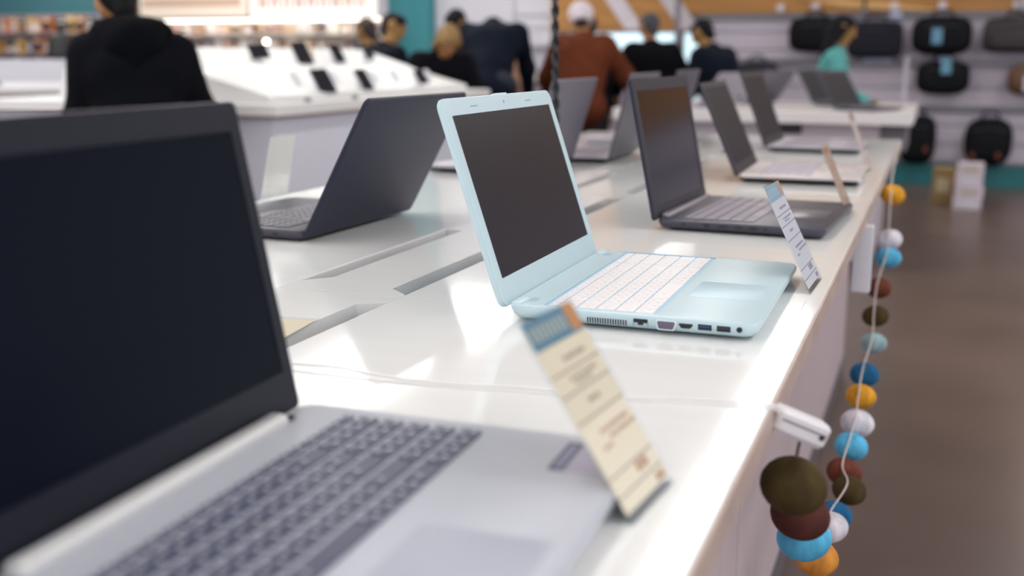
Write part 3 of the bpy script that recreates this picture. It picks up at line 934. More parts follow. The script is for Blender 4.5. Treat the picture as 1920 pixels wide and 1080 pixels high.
sp = [Vector((x - 0.004, y, z + (0.0 if i < 4 else 0.012))) for i, (x, y, z, c, r_) in enumerate(balls)] + [Vector((0.352, 1.944, 0.89)), Vector((0.341, 2.6, 0.893)), Vector((0.339, 2.95, 0.895))]
# the string lies over the near side of the far balls
sp2 = []
for i, p in enumerate(sp):
    if 4 <= i < len(balls):
        d = (CAM - p).normalized()
        sp2.append(p + d * 0.029)
    else:
        sp2.append(p)
b = MB(); b.tube([p - G0 for p in smooth_path(sp2, 5)], 0.0016, 6); b.obj('string', M_STR, garland)


# ------------------------------------------------------------------ second table and its laptops
M_T2 = mat('pale_cream_laminate', '#dcd6d6', 0.3)
t2 = thing('display_table', 'second white display table standing across the far end', 'table', (-0.5, 5.4, -0.02))
b = MB(); b.slab(-0.85, 0.83, -0.20, 1.2, [(0, 0.855), (0, 0.918), (0.003, 0.92)], r=0.02, n=3); b.obj('tabletop', M_T2, t2)
b = MB(); b.box(-0.78, 0.66, -0.10, 1.1, 0.08, 0.8545); b.obj('carcass', mat('pale_lilac_carcass', '#bcb3ba', 0.5), t2, 0)
b = MB(); b.box(-0.74, 0.62, -0.06, 1.06, 0.02, 0.0795); b.obj('plinth', MATS['dark_grey_plinth'], t2, 0)
b = MB(); b.box(0.02, 0.24, -0.112, -0.1005, 0.79, 0.850); b.obj('recess_grip', M_BLACK, t2, 0)
b = MB(); b.box(0.661, 0.80, -0.05, 0.6, 0.70, 0.8545); b.obj('side_box', mat('grey_side_box', '#6d6a70', 0.5), t2, 0)
TZ_SAVE = TZ
TZ = 0.90


def far_laptop(label, X, Y, rz, ang, lidm, bodym, keym):
    return laptop(label, X, Y, rz, 0.36, 0.25, ang, 0.24, 0.019, bodym, lidm, M_CHARBEZ, M_GREYSCR, keym, None,
                  dict(keys=(0.04, 0.15, -0.155, 0.155), touchpad=(0.17, 0.235, -0.06, 0.05), frow=0.55, screen=(-0.162, 0.162, 0.022, 0.222), lr=0.006, th=0.007))


M_PALELID = mat('pale_grey_lid', '#9d98a2', 0.4)
far_laptop('open charcoal laptop at the right corner of the second table', -0.03, 5.55, -0.40, math.radians(122), M_CHARLID, M_CHAR, M_DARKKEY)
far_laptop('charcoal laptop tilted back, in front of the woman in teal', -0.20, 6.15, -0.45, math.radians(122), M_CHARLID, M_CHAR, M_DARKKEY)
far_laptop('pale grey laptop facing left on the second table, lid back showing', -0.80, 5.55, PI - 0.45, math.radians(128), M_PALELID, M_CREAM, M_LILKEY)
far_laptop('dark grey laptop facing left, beside the teal sleeve on the second table', -0.62, 6.12, PI - 0.45, math.radians(125), M_GREYLID, M_GREYDECK, M_LILKEY)
b = MB(); b.slab(-0.05, 0.05, -0.035, 0.035, [(0, 0), (0, 0.012), (0.002, 0.014)], r=0.01, n=3)
o = b.obj('card_reader', mat('grey_device', '#8d8890', 0.4)); o.location = (-0.9, 5.42, 0.90); tag(o, 'small grey device lying near the front of the second table', 'device')
TZ = TZ_SAVE
# tall clear sign holder on the right corner of the second table
t = thing('sign_holder', 'upright pale sign frame on the right corner of the second table', 'sign holder', (0.26, 5.95, 0.90), 0.1)
b = MB(); b.box(-0.006, 0.0, -0.11, 0.11, 0.0, 0.30); b.obj('plate', M_CLEAR, t, 0)
b = MB()
for y_ in (-0.112, 0.105):
    b.box(-0.008, 0.002, y_, y_ + 0.007, 0, 0.3)
b.box(-0.008, 0.002, -0.112, 0.112, 0.296, 0.303)
b.obj('sign_frame', mat('pale_frame', '#b9b2bd', 0.4), t, 0)
b = MB(); b.box(-0.04, 0.04, -0.11, 0.11, 0.0003, 0.004); b.obj('foot', M_CLEAR, t, 0)

# ------------------------------------------------------------------ phone counter (island with two sloped tiers)
M_CTR = mat('white_counter', '#e3e2e0', 0.35)
M_CTRF = mat('pale_grey_counter_front', '#d6d7e2', 0.5)
CX, CY0, CY1 = -2.05, 2.72, 5.0
ct = thing('phone_counter', 'white island counter with two sloped tiers of phones', 'counter', (CX, CY0, 0), 0.02)
LY = CY1 - CY0 + 0.15
MXZ = lambda: Matrix(((1, 0, 0, 0), (0, 0, 1, 0), (0, 1, 0, 0), (0, 0, 0, 1)))   # (x, z, y)
b = MB(); b.slab(-1.6, 0, 0, LY, [(0, 0.955), (0, 0.997), (0.004, 1.0)], r=0.03, n=4); b.obj('countertop', M_CTR, ct)
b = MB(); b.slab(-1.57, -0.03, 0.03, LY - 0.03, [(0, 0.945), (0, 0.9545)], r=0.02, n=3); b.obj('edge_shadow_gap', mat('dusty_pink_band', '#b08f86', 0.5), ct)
b = MB(); b.box(-1.55, -0.05, 0.05, LY - 0.05, 0.08, 0.9445, bev=0.006); b.obj('carcass', M_CTRF, ct)
b = MB(); b.box(-1.5, -0.1, 0.1, LY - 0.1, 0.0, 0.0795); b.obj('plinth', MATS['dark_grey_plinth'], ct, 0)
tier = [(-0.10, 1.0005), (-0.10, 1.03), (-0.42, 1.115), (-0.45, 1.125), (-0.48, 1.14), (-0.78, 1.235), (-0.86, 1.235), (-1.16, 1.14), (-1.19, 1.0005)]
b = MB(); b.poly(tier, 0.10, LY - 0.16, M=MXZ()); b.obj('sloped_tier', M_CTR, ct, 0)
M_PHONE = mat('black_phone_glass', '#1a1a22', 0.2)
M_PHONEB = mat('phone_silver_edge', '#8e8e98', 0.35)
M_HOLD = mat('white_phone_cradle', '#d6d6dc', 0.4)


def slope_point(x_off):
    """height and tilt of the tier surface at local x"""
    for (x0, z0), (x1, z1) in zip(tier[1:], tier[2:]):
        if x1 <= x_off <= x0:
            s = (x_off - x0) / (x1 - x0)
            return z0 + (z1 - z0) * s, math.atan2(z1 - z0, x0 - x1)
    return 1.0, 0.0


def phone(label, wy, xl, w, l, lit=False, cat='phone', tilt=0.45):
    z, a = slope_point(xl)
    x, y = CX + xl, wy
    t = thing('display_phone', label, cat, (x, y, z + 0.001), -0.75, 'phones on the island counter')
    a += tilt
    Mp = Matrix.Translation((0, 0, 0.012)) @ Matrix.Rotation(a, 4, 'Y') @ Matrix.Rotation(0.12, 4, 'Z')
    b = MB(); b.slab(-l / 2, l / 2, -w / 2, w / 2, [(0.001, 0.022), (0, 0.024), (0, 0.028), (0.001, 0.030)], r=0.008, n=4, M=Mp); b.obj('phone_body', M_PHONEB, t)
    b = MB(); b.slab(-l / 2 + 0.002, l / 2 - 0.002, -w / 2 + 0.002, w / 2 - 0.002, [(0, 0.0301), (0, 0.0308)], r=0.006, n=4, M=Mp); b.obj('phone_screen', M_PHONE if not lit else mat('blue_lit_screen', '#5f8fd0', 0.3, emit=0.4), t)
    b = MB(); b.slab(-0.028, 0.028, -0.030, 0.030, [(0.0, -0.004), (0.004, 0.021)], r=0.006, n=3, M=Mp); b.obj('cradle', M_HOLD, t)
    return t


phone('black phone on the lower tier, largest of its row', 3.36, -0.17, 0.085, 0.165)
phone('slim black phone on the lower tier beside the largest phone', 3.75, -0.17, 0.062, 0.150)
phone('small black phone at the far end of the lower tier', 4.42, -0.18, 0.062, 0.110)
phone('black phone lying nearly flat, nearest on the upper tier', 3.52, -0.62, 0.095, 0.10)
phone('wide black phone on the upper tier beside a cream card', 3.88, -0.60, 0.085, 0.165)
phone('slim black phone in the middle of the upper tier', 4.24, -0.60, 0.062, 0.140)
phone('small dark phone with blue-lit edge at the far end of the upper tier', 4.60, -0.60, 0.055, 0.085)
z_, a_ = slope_point(-0.62)
t = thing('price_card', 'cream card standing behind the wide black phone on the counter', 'price tag', (CX - 0.62, 4.02, z_ + 0.003), 0.02)
b = MB(); b.box(-0.001, 0.001, -0.04, 0.04, 0.002, 0.10, M=Matrix.Rotation(-0.5, 4, 'Y')); b.obj('card', P_CREAM, t, 0)
b = MB(); b.box(-0.02, 0.004, -0.04, 0.04, 0.0, 0.002); b.obj('foot', M_CLEAR, t, 0)
for wy, xl in ((3.05, -0.06), (3.45, -0.05)):
    b = MB(); b.lathe([(0.016, 0.0), (0.016, 0.012), (0.010, 0.020)], 14)
    o = b.obj('alarm_button', mat('grey_button', '#77777f', 0.4)); o.location = (CX + xl, wy, 1.0); tag(o, 'small round grey alarm puck on the counter ledge, %s' % ('nearer the corner' if wy < 3.2 else 'below the largest phone'), 'alarm puck')
for wy in (3.22, 3.55, 3.95, 4.2, 4.62):
    z_, a_ = slope_point(-0.20)
    t = thing('spec_card', 'white spec card standing between phones on the lower tier', 'price tag', (CX - 0.2, wy, z_ + 0.004), 0.02, 'white spec cards between the phones')
    b = MB(); b.box(-0.001, 0.001, -0.03, 0.03, 0.003, 0.075, M=Matrix.Rotation(-0.6, 4, 'Y')); b.obj('card', mat('white_card', '#dcdde2', 0.6), t, 0)
    b = MB(); b.box(-0.02, 0.004, -0.03, 0.03, 0.0, 0.003); b.obj('foot', M_CLEAR, t, 0)

# left service counter
lc = thing('service_counter', 'long white service counter behind the person in the hooded jacket', 'counter', (-6.35, 5.35, 0), math.radians(52))
M_LC = mat('pale_counter_white', '#d3d1d4', 0.5)
b = MB(); b.slab(-1.6, 1.6, 0, 2.2, [(0, 0.90), (0, 0.945), (0.004, 0.95)], r=0.02, n=3); b.obj('countertop', M_LC, lc)
b = MB(); b.box(-1.55, 1.55, 0.05, 2.15, 0.5, 0.8995); b.obj('drawer_band', mat('mauve_counter_front', '#a79ba3', 0.5), lc, 0)
b = MB(); b.box(-1.5, 1.5, 0.1, 2.1, 0.0, 0.4995); b.obj('carcass', mat('lower_counter_white', '#d0cdd0', 0.5), lc, 0)
b = MB(); b.box(-1.6, 1.6, 1.9, 2.1, 0.951, 1.16); b.obj('back_upstand', mat('grey_white_upstand', '#bcbcc4', 0.5), lc, 0)
o = MB().slab(-0.09, 0.09, -0.06, 0.06, [(0.002, 0), (0, 0.004), (0, 0.02), (0.01, 0.035)], r=0.02, n=4).obj('scanner', mat('dark_grey_device', '#4b4950', 0.4))
o.location = (-6.75, 5.75, 0.951); tag(o, 'dark grey device lying on the long service counter', 'device')


ap = thing('kettle', 'black rounded appliance on the raised back of the long service counter', 'appliance', (-7.40, 7.27, 1.161), 0.3)
b = MB(); b.lathe([(0.10, 0), (0.115, 0.01), (0.12, 0.06), (0.105, 0.15), (0.075, 0.215), (0.03, 0.235)], 20); b.obj('body', M_BLACK, ap)
b = MB(); b.lathe([(0.012, 0.234), (0.02, 0.25), (0.012, 0.262)], 12); b.obj('lid_knob', M_BLACK, ap)
b = MB(); b.tube(smooth_path([(0.10, 0, 0.05), (0.17, 0, 0.07), (0.18, 0, 0.15), (0.09, 0, 0.19)], 5), 0.012, 8); b.obj('handle', M_BLACK, ap)

# ------------------------------------------------------------------ background display shelving
def carton(w, d, h, labelled=True):
    b = MB()
    b.box(-w / 2, w / 2, -d / 2, d / 2, 0, h, bev=0.003)
    b.box(-w / 2 + 0.01, w / 2 - 0.01, -d / 2 - 0.0012, -d / 2 + 0.001, h * 0.12, h * 0.62, 1)
    b.box(-w * 0.3, w * 0.3, -d / 2 - 0.0014, -d / 2 + 0.001, h * 0.72, h * 0.88, 2)
    b.box(-w / 2 + 0.002, w / 2 - 0.002, -0.002, 0.002, h, h + 0.0015, 2)
    return b


def bottle(w, d, h):
    b = MB(); r = w / 2
    b.lathe([(r * .9, 0), (r, 0.006), (r, h * .6), (r * .45, h * .76), (r * .42, h * .86)], 16, 0)
    b.lathe([(r * 1.01, h * .15), (r * 1.01, h * .5)], 16, 1)
    b.lathe([(r * .5, h * .86), (r * .5, h)], 16, 2)
    return b


def blister(w, d, h):
    b = MB()
    b.slab(-w / 2, w / 2, -0.004, 0.004, [(0, 0), (0, h)], r=0.003, n=2)
    b.box(-w * .35, w * .35, -0.03, -0.004, h * .12, h * .6, 1, bev=0.008)
    b.box(-w * .4, w * .4, -0.0055, -0.004, h * .68, h * .85, 2)
    b.box(-w / 2, w / 2, -0.02, 0.02, 0, 0.006, 2)
    return b


def goods_mat(c):
    return mat('goods_' + c.strip('#'), c, 0.5)


def shelf_unit(label, x0, x1, y, levels, top, colors, n, groupname, backm, boardm, goods_label, depth=0.34, hrange=(0.09, 0.135), ymod=0.0):
    t = thing('shelf_unit', label, 'shelf', ((x0 + x1) / 2, y, 0))
    hw = (x1 - x0) / 2
    b = MB(); b.box(-hw, hw, depth / 2 - 0.02, depth / 2, 0.0, top); b.obj('back_panel', backm, t, 0)
    for sx in (-hw, hw - 0.03):
        b = MB(); b.box(sx, sx + 0.03, -depth / 2, depth / 2 - 0.021, 0, top); b.obj('side_panel', boardm, t, 0)
    for z in levels:
        b = MB(); b.box(-hw + 0.031, hw - 0.031, -depth / 2, depth / 2 - 0.021, z - 0.022, z); b.obj('shelf_board', boardm, t, 0)
    protos = {}
    for z in levels:
        x = x0 + 0.06
        while x < x1 - 0.12:
            w = rnd.choice((0.07, 0.09, 0.11, 0.14))
            h = rnd.uniform(*hrange)
            if x + w > x1 - 0.05:
                break
            kind = rnd.choice(('carton', 'carton', 'bottle', 'blister'))
            if kind == 'bottle':
                w = min(w, 0.09)
            cn, c = rnd.choice(colors)
            key = (kind, w, c, round(h, 2))
            if key not in protos:
                hh = round(h, 2)
                bb = {'carton': carton, 'bottle': bottle, 'blister': blister}[kind](w, 0.12, hh)
                acc = rnd.choice(('#e8e2dc', '#d6d2d8', '#3b3a48', '#b98a5c'))
                protos[key] = bb.mesh(kind, [goods_mat(c), goods_mat(acc), goods_mat('#efe9e2')], 35)
            nm = {'carton': 'carton', 'bottle': 'bottle', 'blister': 'blister_pack'}[kind]
            o = link(nm, protos[key])
            o.location = (x + w / 2, y - 0.02 + rnd.uniform(-0.03, 0.03), z)
            o.rotation_euler = (0, 0, rnd.uniform(-0.08, 0.08))
            tag(o, goods_label % (cn, nm.replace('_', ' ')), nm.replace('_', ' '), groupname % (cn, nm.replace('_', ' ')))
            x += w + rnd.uniform(0.01, 0.05)
    return t


M_BRIGHT = mat('bright_white_shelf', '#efe6da', 0.5)
BRIGHTC = [('cream', '#ece0d0'), ('white', '#e9e4e2'), ('pink', '#d9b7b0'), ('mauve', '#9a8a9c'), ('brown', '#8b6a5c'), ('navy', '#4a4a66'), ('peach', '#e3c09c'), ('white', '#f0ebe4')]
shelf_unit('bright white display shelving full of small goods, far wall behind the phones', -8.45, -5.15, 9.75, (0.75, 0.94, 1.11, 1.28, 1.445), 1.60, BRIGHTC, 24,
           '%s %ss on the bright far shelves', M_BRIGHT, M_BRIGHT, 'small %s %s on the bright white far shelves')
LEFTC = [('yellow', '#e0a83a'), ('orange', '#c9783a'), ('yellow', '#e6b84e'), ('blue', '#4f87a6'), ('dark grey', '#4a4448'), ('lilac', '#b3a6b4'), ('black', '#1d1b20'), ('amber', '#d18f3c')]
shelf_unit('grey shelving with yellow and orange goods at the far left', -11.3, -8.75, 9.75, (0.98, 1.22, 1.47), 1.70, LEFTC, 14,
           '%s %ss on the far left shelves', mat('grey_lilac_back', '#aaa3ae', 0.6), mat('grey_shelf_board', '#9a94a0', 0.5), '%s %s on the far left grey shelves', hrange=(0.14, 0.21))
# header sign over the bright shelves
sg = thing('header_sign', 'lit white header sign with pinkish lettering above the bright shelves', 'sign', (-5.9, 9.62, 1.61))
b = MB(); b.box(-0.95, 0.62, 0, 0.10, 0.0, 0.62, bev=0.01); b.obj('sign_box', mat('lit_sign_white', '#efe9e4', 0.4, emit=0.45), sg)
b = MB()
for k in range(9):
    x = -0.82 + k * 0.155
    b.box(x, x + 0.03, -0.006, 0.002, 0.10, 0.24); b.box(x + 0.07, x + 0.10, -0.006, 0.002, 0.10, 0.24); b.box(x, x + 0.10, -0.006, 0.002, 0.155 + 0.03 * (k % 3), 0.185 + 0.03 * (k % 3))
b.obj('lettering', mat('peach_lettering', '#e2b3a0', 0.5), sg, 0)
sg = thing('header_sign', 'long cream header strip above the middle of the bright shelves', 'sign', (-7.5, 9.60, 1.63))
b = MB(); b.box(-0.85, 0.6, 0, 0.08, 0.0, 0.45, bev=0.01); b.obj('sign_box', mat('lit_strip_cream', '#eddccb', 0.4, emit=0.25), sg)
b = MB(); b.box(-0.8, 0.55, -0.004, 0.002, 0.12, 0.2); b.obj('print_band', mat('peach_print', '#e0bda4', 0.5), sg, 0)
t = thing('shelf_fill_light', 'slim cream strip light added under the header to brighten the shelves', 'lamp', (-6.8, 9.66, 1.589))  # added fill light that brightens the goods on the shelves
b = MB(); b.box(-1.6, 1.6, -0.02, 0.02, 0.004, 0.02, bev=0.003); b.obj('fill_housing', M_WHITEP, t)
b = MB(); b.box(-1.58, 1.58, -0.016, 0.016, -0.006, 0.0035); b.obj('fill_strip', mat('warm_fill_glow', (1.0, 0.9, 0.78, 1), 0.4, emit=5), t, 0)
# small spot lamp behind the phones
sl = thing('spot_lamp', 'small glowing spot lamp above the black phones', 'lamp', (-2.75, 3.72, 1.236), 0.0)
b = MB(); b.lathe([(0.02, 0), (0.02, 0.004), (0.004, 0.006), (0.004, 0.02)], 12); b.obj('stem', M_PHONEB, sl)
b = MB(); b.lathe([(0.004, 0.018), (0.012, 0.022), (0.014, 0.032), (0.008, 0.042)], 14); b.obj('bulb', mat('spot_bulb', '#fff6e8', 0.3, emit=6), sl)

# backlit panels (screens) below the fascia
M_LIT = mat('backlit_panel', '#c9e6f0', 0.3, emit=0.75)
for x0, x1, z0, z1, lab in ((-3.05, -2.06, 0.45, 1.44, 'pale blue backlit panel below the tan fascia, behind the person in brown'), (-1.98, -1.80, 0.45, 1.44, 'narrow pale blue backlit panel beside the person in navy'), (-5.25, -4.80, 0.45, 1.16, 'pale blue backlit panel below the teal column')):
    t = thing('backlit_panel', lab, 'light panel', ((x0 + x1) / 2, 9.98, z0), 0)
    hw = (x1 - x0) / 2
    b = MB(); b.box(-hw, hw, 0.0, 0.05, 0, z1 - z0); b.obj('panel_frame', M_WHITEP, t, 0)
    b = MB(); b.box(-hw + 0.012, hw - 0.012, -0.004, 0.0, 0.012, z1 - z0 - 0.012); b.obj('lit_face', M_LIT, t, 0)
for x, y, z0, r_, lab in ((-2.03, 9.9, 0.0, 0.03, 'grey steel post between the pale blue panels'),):
    t = thing('steel_post', lab, 'post', (x, y, 0))
    b = MB(); b.lathe([(r_, 0.0), (r_, 3.19)], 12); b.obj('shaft', M_RAIL, t); b = MB(); b.lathe([(0.08, 0), (0.08, 0.008)], 14); b.obj('foot_plate', M_RAIL, t)
t = thing('hanging_rod', 'thin dark rod hanging before the tan fascia', 'rod', (-0.27, 10.0, 1.62))
b = MB(); b.tube([(0, 0, 0), (0, 0, 1.58)], 0.014, 8); b.obj('rod', mat('dark_rod', '#5c4a3c', 0.5), t)
b = MB(); b.box(-0.03, 0.03, -0.03, 0.08, -0.02, 0.02, bev=0.005); b.obj('rod_end', M_RAIL, t)
t = thing('hanging_rod', 'pale rod hanging near the brown bag at right', 'rod', (1.10, 10.0, 1.62))
b = MB(); b.tube([(0, 0, 0), (0, 0, 1.58)], 0.028, 8); b.obj('rod', mat('pale_rod', '#aaa3a6', 0.5), t)
b = MB(); b.box(-0.04, 0.04, -0.03, 0.08, -0.03, 0.02, bev=0.005); b.obj('rod_end', M_RAIL, t)
# pale lilac service desk behind the people
t = thing('service_desk', 'pale lilac service desk behind the bending people', 'desk', (-3.4, 9.3, 0))
b = MB(); b.slab(-1.6, 1.2, -0.35, 0.35, [(0, 0.96), (0, 0.996), (0.004, 1.0)], r=0.02, n=3); b.obj('desktop', M_T2, t)
b = MB(); b.box(-1.55, 1.15, -0.30, 0.30, 0, 0.9595); b.obj('carcass', mat('lilac_desk_front', '#b7aab6', 0.5), t, 0)

# ------------------------------------------------------------------ bags on the wall
M_BAGB = mat('black_nylon', '#0c0d12', 0.7, noise=0.1, nscale=30, spec=0.15)
M_BAGG = mat('charcoal_nylon', '#1e1e27', 0.7, noise=0.1, nscale=30, spec=0.15)
M_BAGBR = mat('dark_brown_leather', '#21171b', 0.5, noise=0.1, nscale=20)
M_BAGTAN = mat('tan_leather', '#5c3a24', 0.5)
M_TAGB = mat('blue_hang_tag', '#5f8fa8', 0.5)
M_TAGW = mat('pale_hang_tag', '#b9bac6', 0.5)


def soft_box(w, d, h, p=3.2, n=20, mmm=14, flat=0.0):
    """superellipsoid-like soft bag body standing on z=0"""
    b = MB(); vs = []; fs = []
    def c_(a, e): c = math.cos(a); return math.copysign(abs(c) ** e, c)
    def s_(a, e): s = math.sin(a); return math.copysign(abs(s) ** e, s)
    e = 2.0 / p
    for i in range(mmm + 1):
        th = -PI / 2 + PI * i / mmm
        for j in range(n):
            ph = 2 * PI * j / n
            vs.append((w / 2 * c_(th, e) * c_(ph, e), d / 2 * c_(th, e) * s_(ph, e), h / 2 + h / 2 * s_(th, e)))
    for i in range(mmm):
        for j in range(n):
            k = (j + 1) % n
            fs.append((i * n + j, i * n + k, (i + 1) * n + k, (i + 1) * n + j))
    b.add(vs, fs)
    return b


def wall_bag(name, label, cat, x0, x1, z0, z1, m_, handle=True, tagm=None, tagpos=(0, 0), p=3.4, pocket=True, accents=None, straps=False):
    w, h = x1 - x0, z1 - z0
    d = 0.16
    t = thing(name, label, cat, ((x0 + x1) / 2, 10.03 - d / 2, z0))
    soft_box(w, d, h, p).obj('body', m_, t, 60)
    if pocket:
        M_ = Matrix.Translation((0, -d * 0.42, h * 0.10))
        sb = soft_box(w * 0.78, d * 0.4, h * 0.55, p); sb.v = [tuple(M_ @ Vector(q)) for q in sb.v]
        sb.obj('front_pocket', m_, t, 60)
    if handle:
        hw = w * 0.16
        b = MB(); b.tube(smooth_path([(-hw, -0.01, h * 0.93), (-hw * 0.9, -0.02, h + 0.035), (0, -0.02, h + 0.055), (hw * 0.9, -0.02, h + 0.035), (hw, -0.01, h * 0.93)], 5), 0.011, 8); b.obj('handle', m_, t)
    if straps:
        for sx in (-1, 1):
            b = MB(); b.tube(smooth_path([(sx * w * .2, 0.03, h * .95), (sx * w * .34, 0.05, h * .7), (sx * w * .36, 0.05, h * .35), (sx * w * .3, 0.04, h * .08)], 5), 0.016, 8); b.obj('strap', m_, t)
    b = MB(); b.tube(smooth_path([(-w * .36, -d * .40, h * .72), (0, -d * .52, h * .76), (w * .36, -d * .40, h * .72)], 6), 0.005, 6); b.obj('zip', mat('zip_grey', '#3f3f4a', 0.4), t)
    if tagm:
        b = MB(); b.slab(tagpos[0] - 0.045, tagpos[0] + 0.045, -d * 0.75, -d * 0.73, [(0, tagpos[1]), (0, tagpos[1] + 0.14)], r=0.001, n=1); b.obj('hang_tag', tagm, t)
    for (ax, az) in accents or []:
        b = MB(); b.slab(ax - 0.018, ax + 0.018, -d * 0.66, -d * 0.60, [(0, az), (0, az + 0.05)], r=0.004, n=2); b.obj('accent_tab', mat('rust_accent', '#6e3522', 0.5), t)
    b = MB(); b.tube([(0, 0.0, h * 0.97), (0, 0.04, h + 0.06), (0, 0.09, h + 0.07)], 0.006, 6); b.obj('wall_hook', M_RAIL, t)
    return t


wall_bag('laptop_bag', 'black laptop bag on the top rail behind the woman in teal', 'bag', -0.95, -0.45, 1.24, 1.58, M_BAGB)
wall_bag('briefcase', 'charcoal square briefcase on the top rail, right of the woman in teal', 'bag', -0.40, 0.10, 1.19, 1.53, M_BAGG, p=6)
wall_bag('laptop_bag', 'black laptop bag with a blue rectangular tag on the top rail', 'bag', 0.17, 0.70, 1.22, 1.57, M_BAGB, tagm=M_TAGB, tagpos=(-0.04, 0.10))
wall_bag('briefcase', 'dark brown briefcase hanging at the right end of the top rail', 'bag', 0.78, 1.34, 1.24, 1.55, M_BAGBR, p=5)
wall_bag('laptop_bag', 'black laptop bag with a small blue round tag, on the middle rail', 'bag', 0.24, 0.71, 0.86, 1.17, M_BAGB, tagm=M_TAGB, tagpos=(0.02, 0.19))
wall_bag('laptop_bag', 'brown and black bag with a white badge on the middle rail', 'bag', 1.02, 1.50, 0.86, 1.14, M_BAGTAN, tagm=M_TAGW, tagpos=(-0.06, 0.04))
wall_bag('laptop_bag', 'slouched navy black bag on the middle rail beside the person in navy', 'bag', -1.45, -1.02, 0.97, 1.16, mat('navy_nylon', '#171a28', 0.7), p=2.4, pocket=False)
wall_bag('backpack', 'narrow black backpack on the bottom rail, behind the second table corner', 'backpack', 0.13, 0.46, 0.21, 0.67, M_BAGB, straps=True, accents=[(0.08, 0.12)])
wall_bag('backpack', 'rounded black backpack with two rust tabs on the bottom rail', 'backpack', 0.70, 1.12, 0.21, 0.66, M_BAGB, p=2.8, straps=True, accents=[(-0.13, 0.08), (0.09, 0.08)])
for x, z, w, lab in ((-0.12, 1.18, 0.26, 'bright bluish-white price strip below the charcoal briefcase'), (0.46, 1.19, 0.12, 'small pale price strip between two black bags'), (0.02, 1.60, 0.10, 'small white price strip above the charcoal briefcase')):
    t = thing('price_strip', lab, 'price tag', (x, 10.075, z))
    b = MB(); b.box(-w / 2, w / 2, -0.006, 0.0, -0.03, 0.03); b.obj('strip', mat('bluish_white_strip', '#c3cfee', 0.3), t, 0)
    b = MB(); b.box(-w / 2 - 0.004, w / 2 + 0.004, -0.009, 0.004, -0.036, -0.031); b.obj('strip_holder', M_CLEAR, t, 0)
for x in (-1.05, -0.72, 0.0, 0.42, 1.05):
    b = MB(); b.box(-0.035, 0.035, -0.012, 0.0, 0.0, 0.07, bev=0.004); b.box(-0.004, 0.004, -0.06, 0.01, 0.03, 0.038)
    o = b.obj('hook_tag', mat('pinkish_white_tag', '#d6cbd4', 0.5)); o.location = (x, 10.04, 1.63)
    tag(o, 'small pinkish-white tag on the rail under the tan fascia', 'price tag', 'tags on the top rail')

# boxes on the floor
M_KRAFT = mat('kraft_cardboard', '#8f7448', 0.7)
M_WBOX = mat('white_lilac_cardboard', '#cfc3cf', 0.6)


def floor_box(label, x, y, z, w, d, h, m_, m2, grp=None):
    t = thing('cardboard_box', label, 'box', (x, y, z), rnd.uniform(-0.1, 0.1), grp)
    b = MB(); b.box(-w / 2, w / 2, -d / 2, d / 2, 0, h, bev=0.004); b.obj('carton', m_, t)
    b = MB(); b.box(-w / 2 - 0.0006, w / 2 + 0.0006, -0.022, 0.022, h - 0.04, h + 0.0008); b.obj('tape', m2, t, 0)
    b = MB(); b.box(-w * .3, w * .3, -d / 2 - 0.001, -d / 2, h * .3, h * .7); b.obj('box_label', m2, t, 0)


M_TAPE = mat('pale_tape', '#b7a98c', 0.4)
floor_box('brown cardboard box on the floor left of the white boxes', 0.55, 8.75, 0, 0.17, 0.16, 0.30, M_KRAFT, M_TAPE)
for k, nm in enumerate(('bottom', 'second', 'third', 'top')):
    floor_box('white box on the floor stack below the bags, %s one' % nm, 0.73 + 0.008 * (k % 2), 8.42, k * 0.0925, 0.215 - 0.006 * k, 0.18, 0.092, M_WBOX, MATS['pale_tape'] if k % 2 else M_WHITEP)


# ------------------------------------------------------------------ people
M_SKIN = mat('warm_skin', '#a8744a', 0.6)
M_SKIN2 = mat('olive_skin', '#97703f', 0.6)
M_HAIRB = mat('black_hair', '#0b0a0f', 0.7, spec=0.2)
M_HAIRG = mat('grey_hair', '#3d3f46', 0.7)
M_HAIRBR = mat('brown_hair', '#2a1c14', 0.6)
M_HAIRL = mat('light_brown_hair', '#8a6a3c', 0.6)
M_EYE = mat('dark_eye', '#1d1512', 0.3)
M_DENIM = mat('dark_navy_trousers', '#15182a', 0.8)
M_SHOE = mat('black_shoes', '#121216', 0.5)


def norm(v):
    v = np.array(v, float)
    return v / np.linalg.norm(v)


def hand_prims(wrist, d, palm_n, curl=0.5, side=1):
    """palm, four bent fingers and a thumb; d = direction of the hand, palm_n = palm normal"""
    d = norm(d); n = norm(np.array(palm_n) - d * np.dot(palm_n, d)); s = np.cross(d, n) * side
    P = []
    base = wrist + d * 0.02
    for k in range(4):
        off = (k - 1.5) * 0.019
        P.append(cone(wrist + s * off * 0.6, wrist + d * 0.085 + s * off, 0.014, 0.011))
        L = (0.058, 0.070, 0.066, 0.050)[k]
        r0 = wrist + d * 0.085 + s * off
        dd = norm(d + n * curl * 0.5)
        r1 = r0 + dd * L * 0.5
        d3 = norm(d + n * curl * 1.6)
        P.append(cone(r0, r1, 0.0095, 0.0085)); P.append(cone(r1, r1 + d3 * L * 0.5, 0.0085, 0.007))
    t0 = wrist + d * 0.03 - s * 0.03
    t1 = t0 + norm(d * 0.7 - s * 0.7 + n * 0.3) * 0.04
    P.append(cone(wrist + d * 0.02 - s * 0.01, t0, 0.014, 0.012)); P.append(cone(t0, t1, 0.011, 0.009)); P.append(cone(t1, t1 + norm(d + n * 0.5) * 0.028, 0.009, 0.0075))
    return P


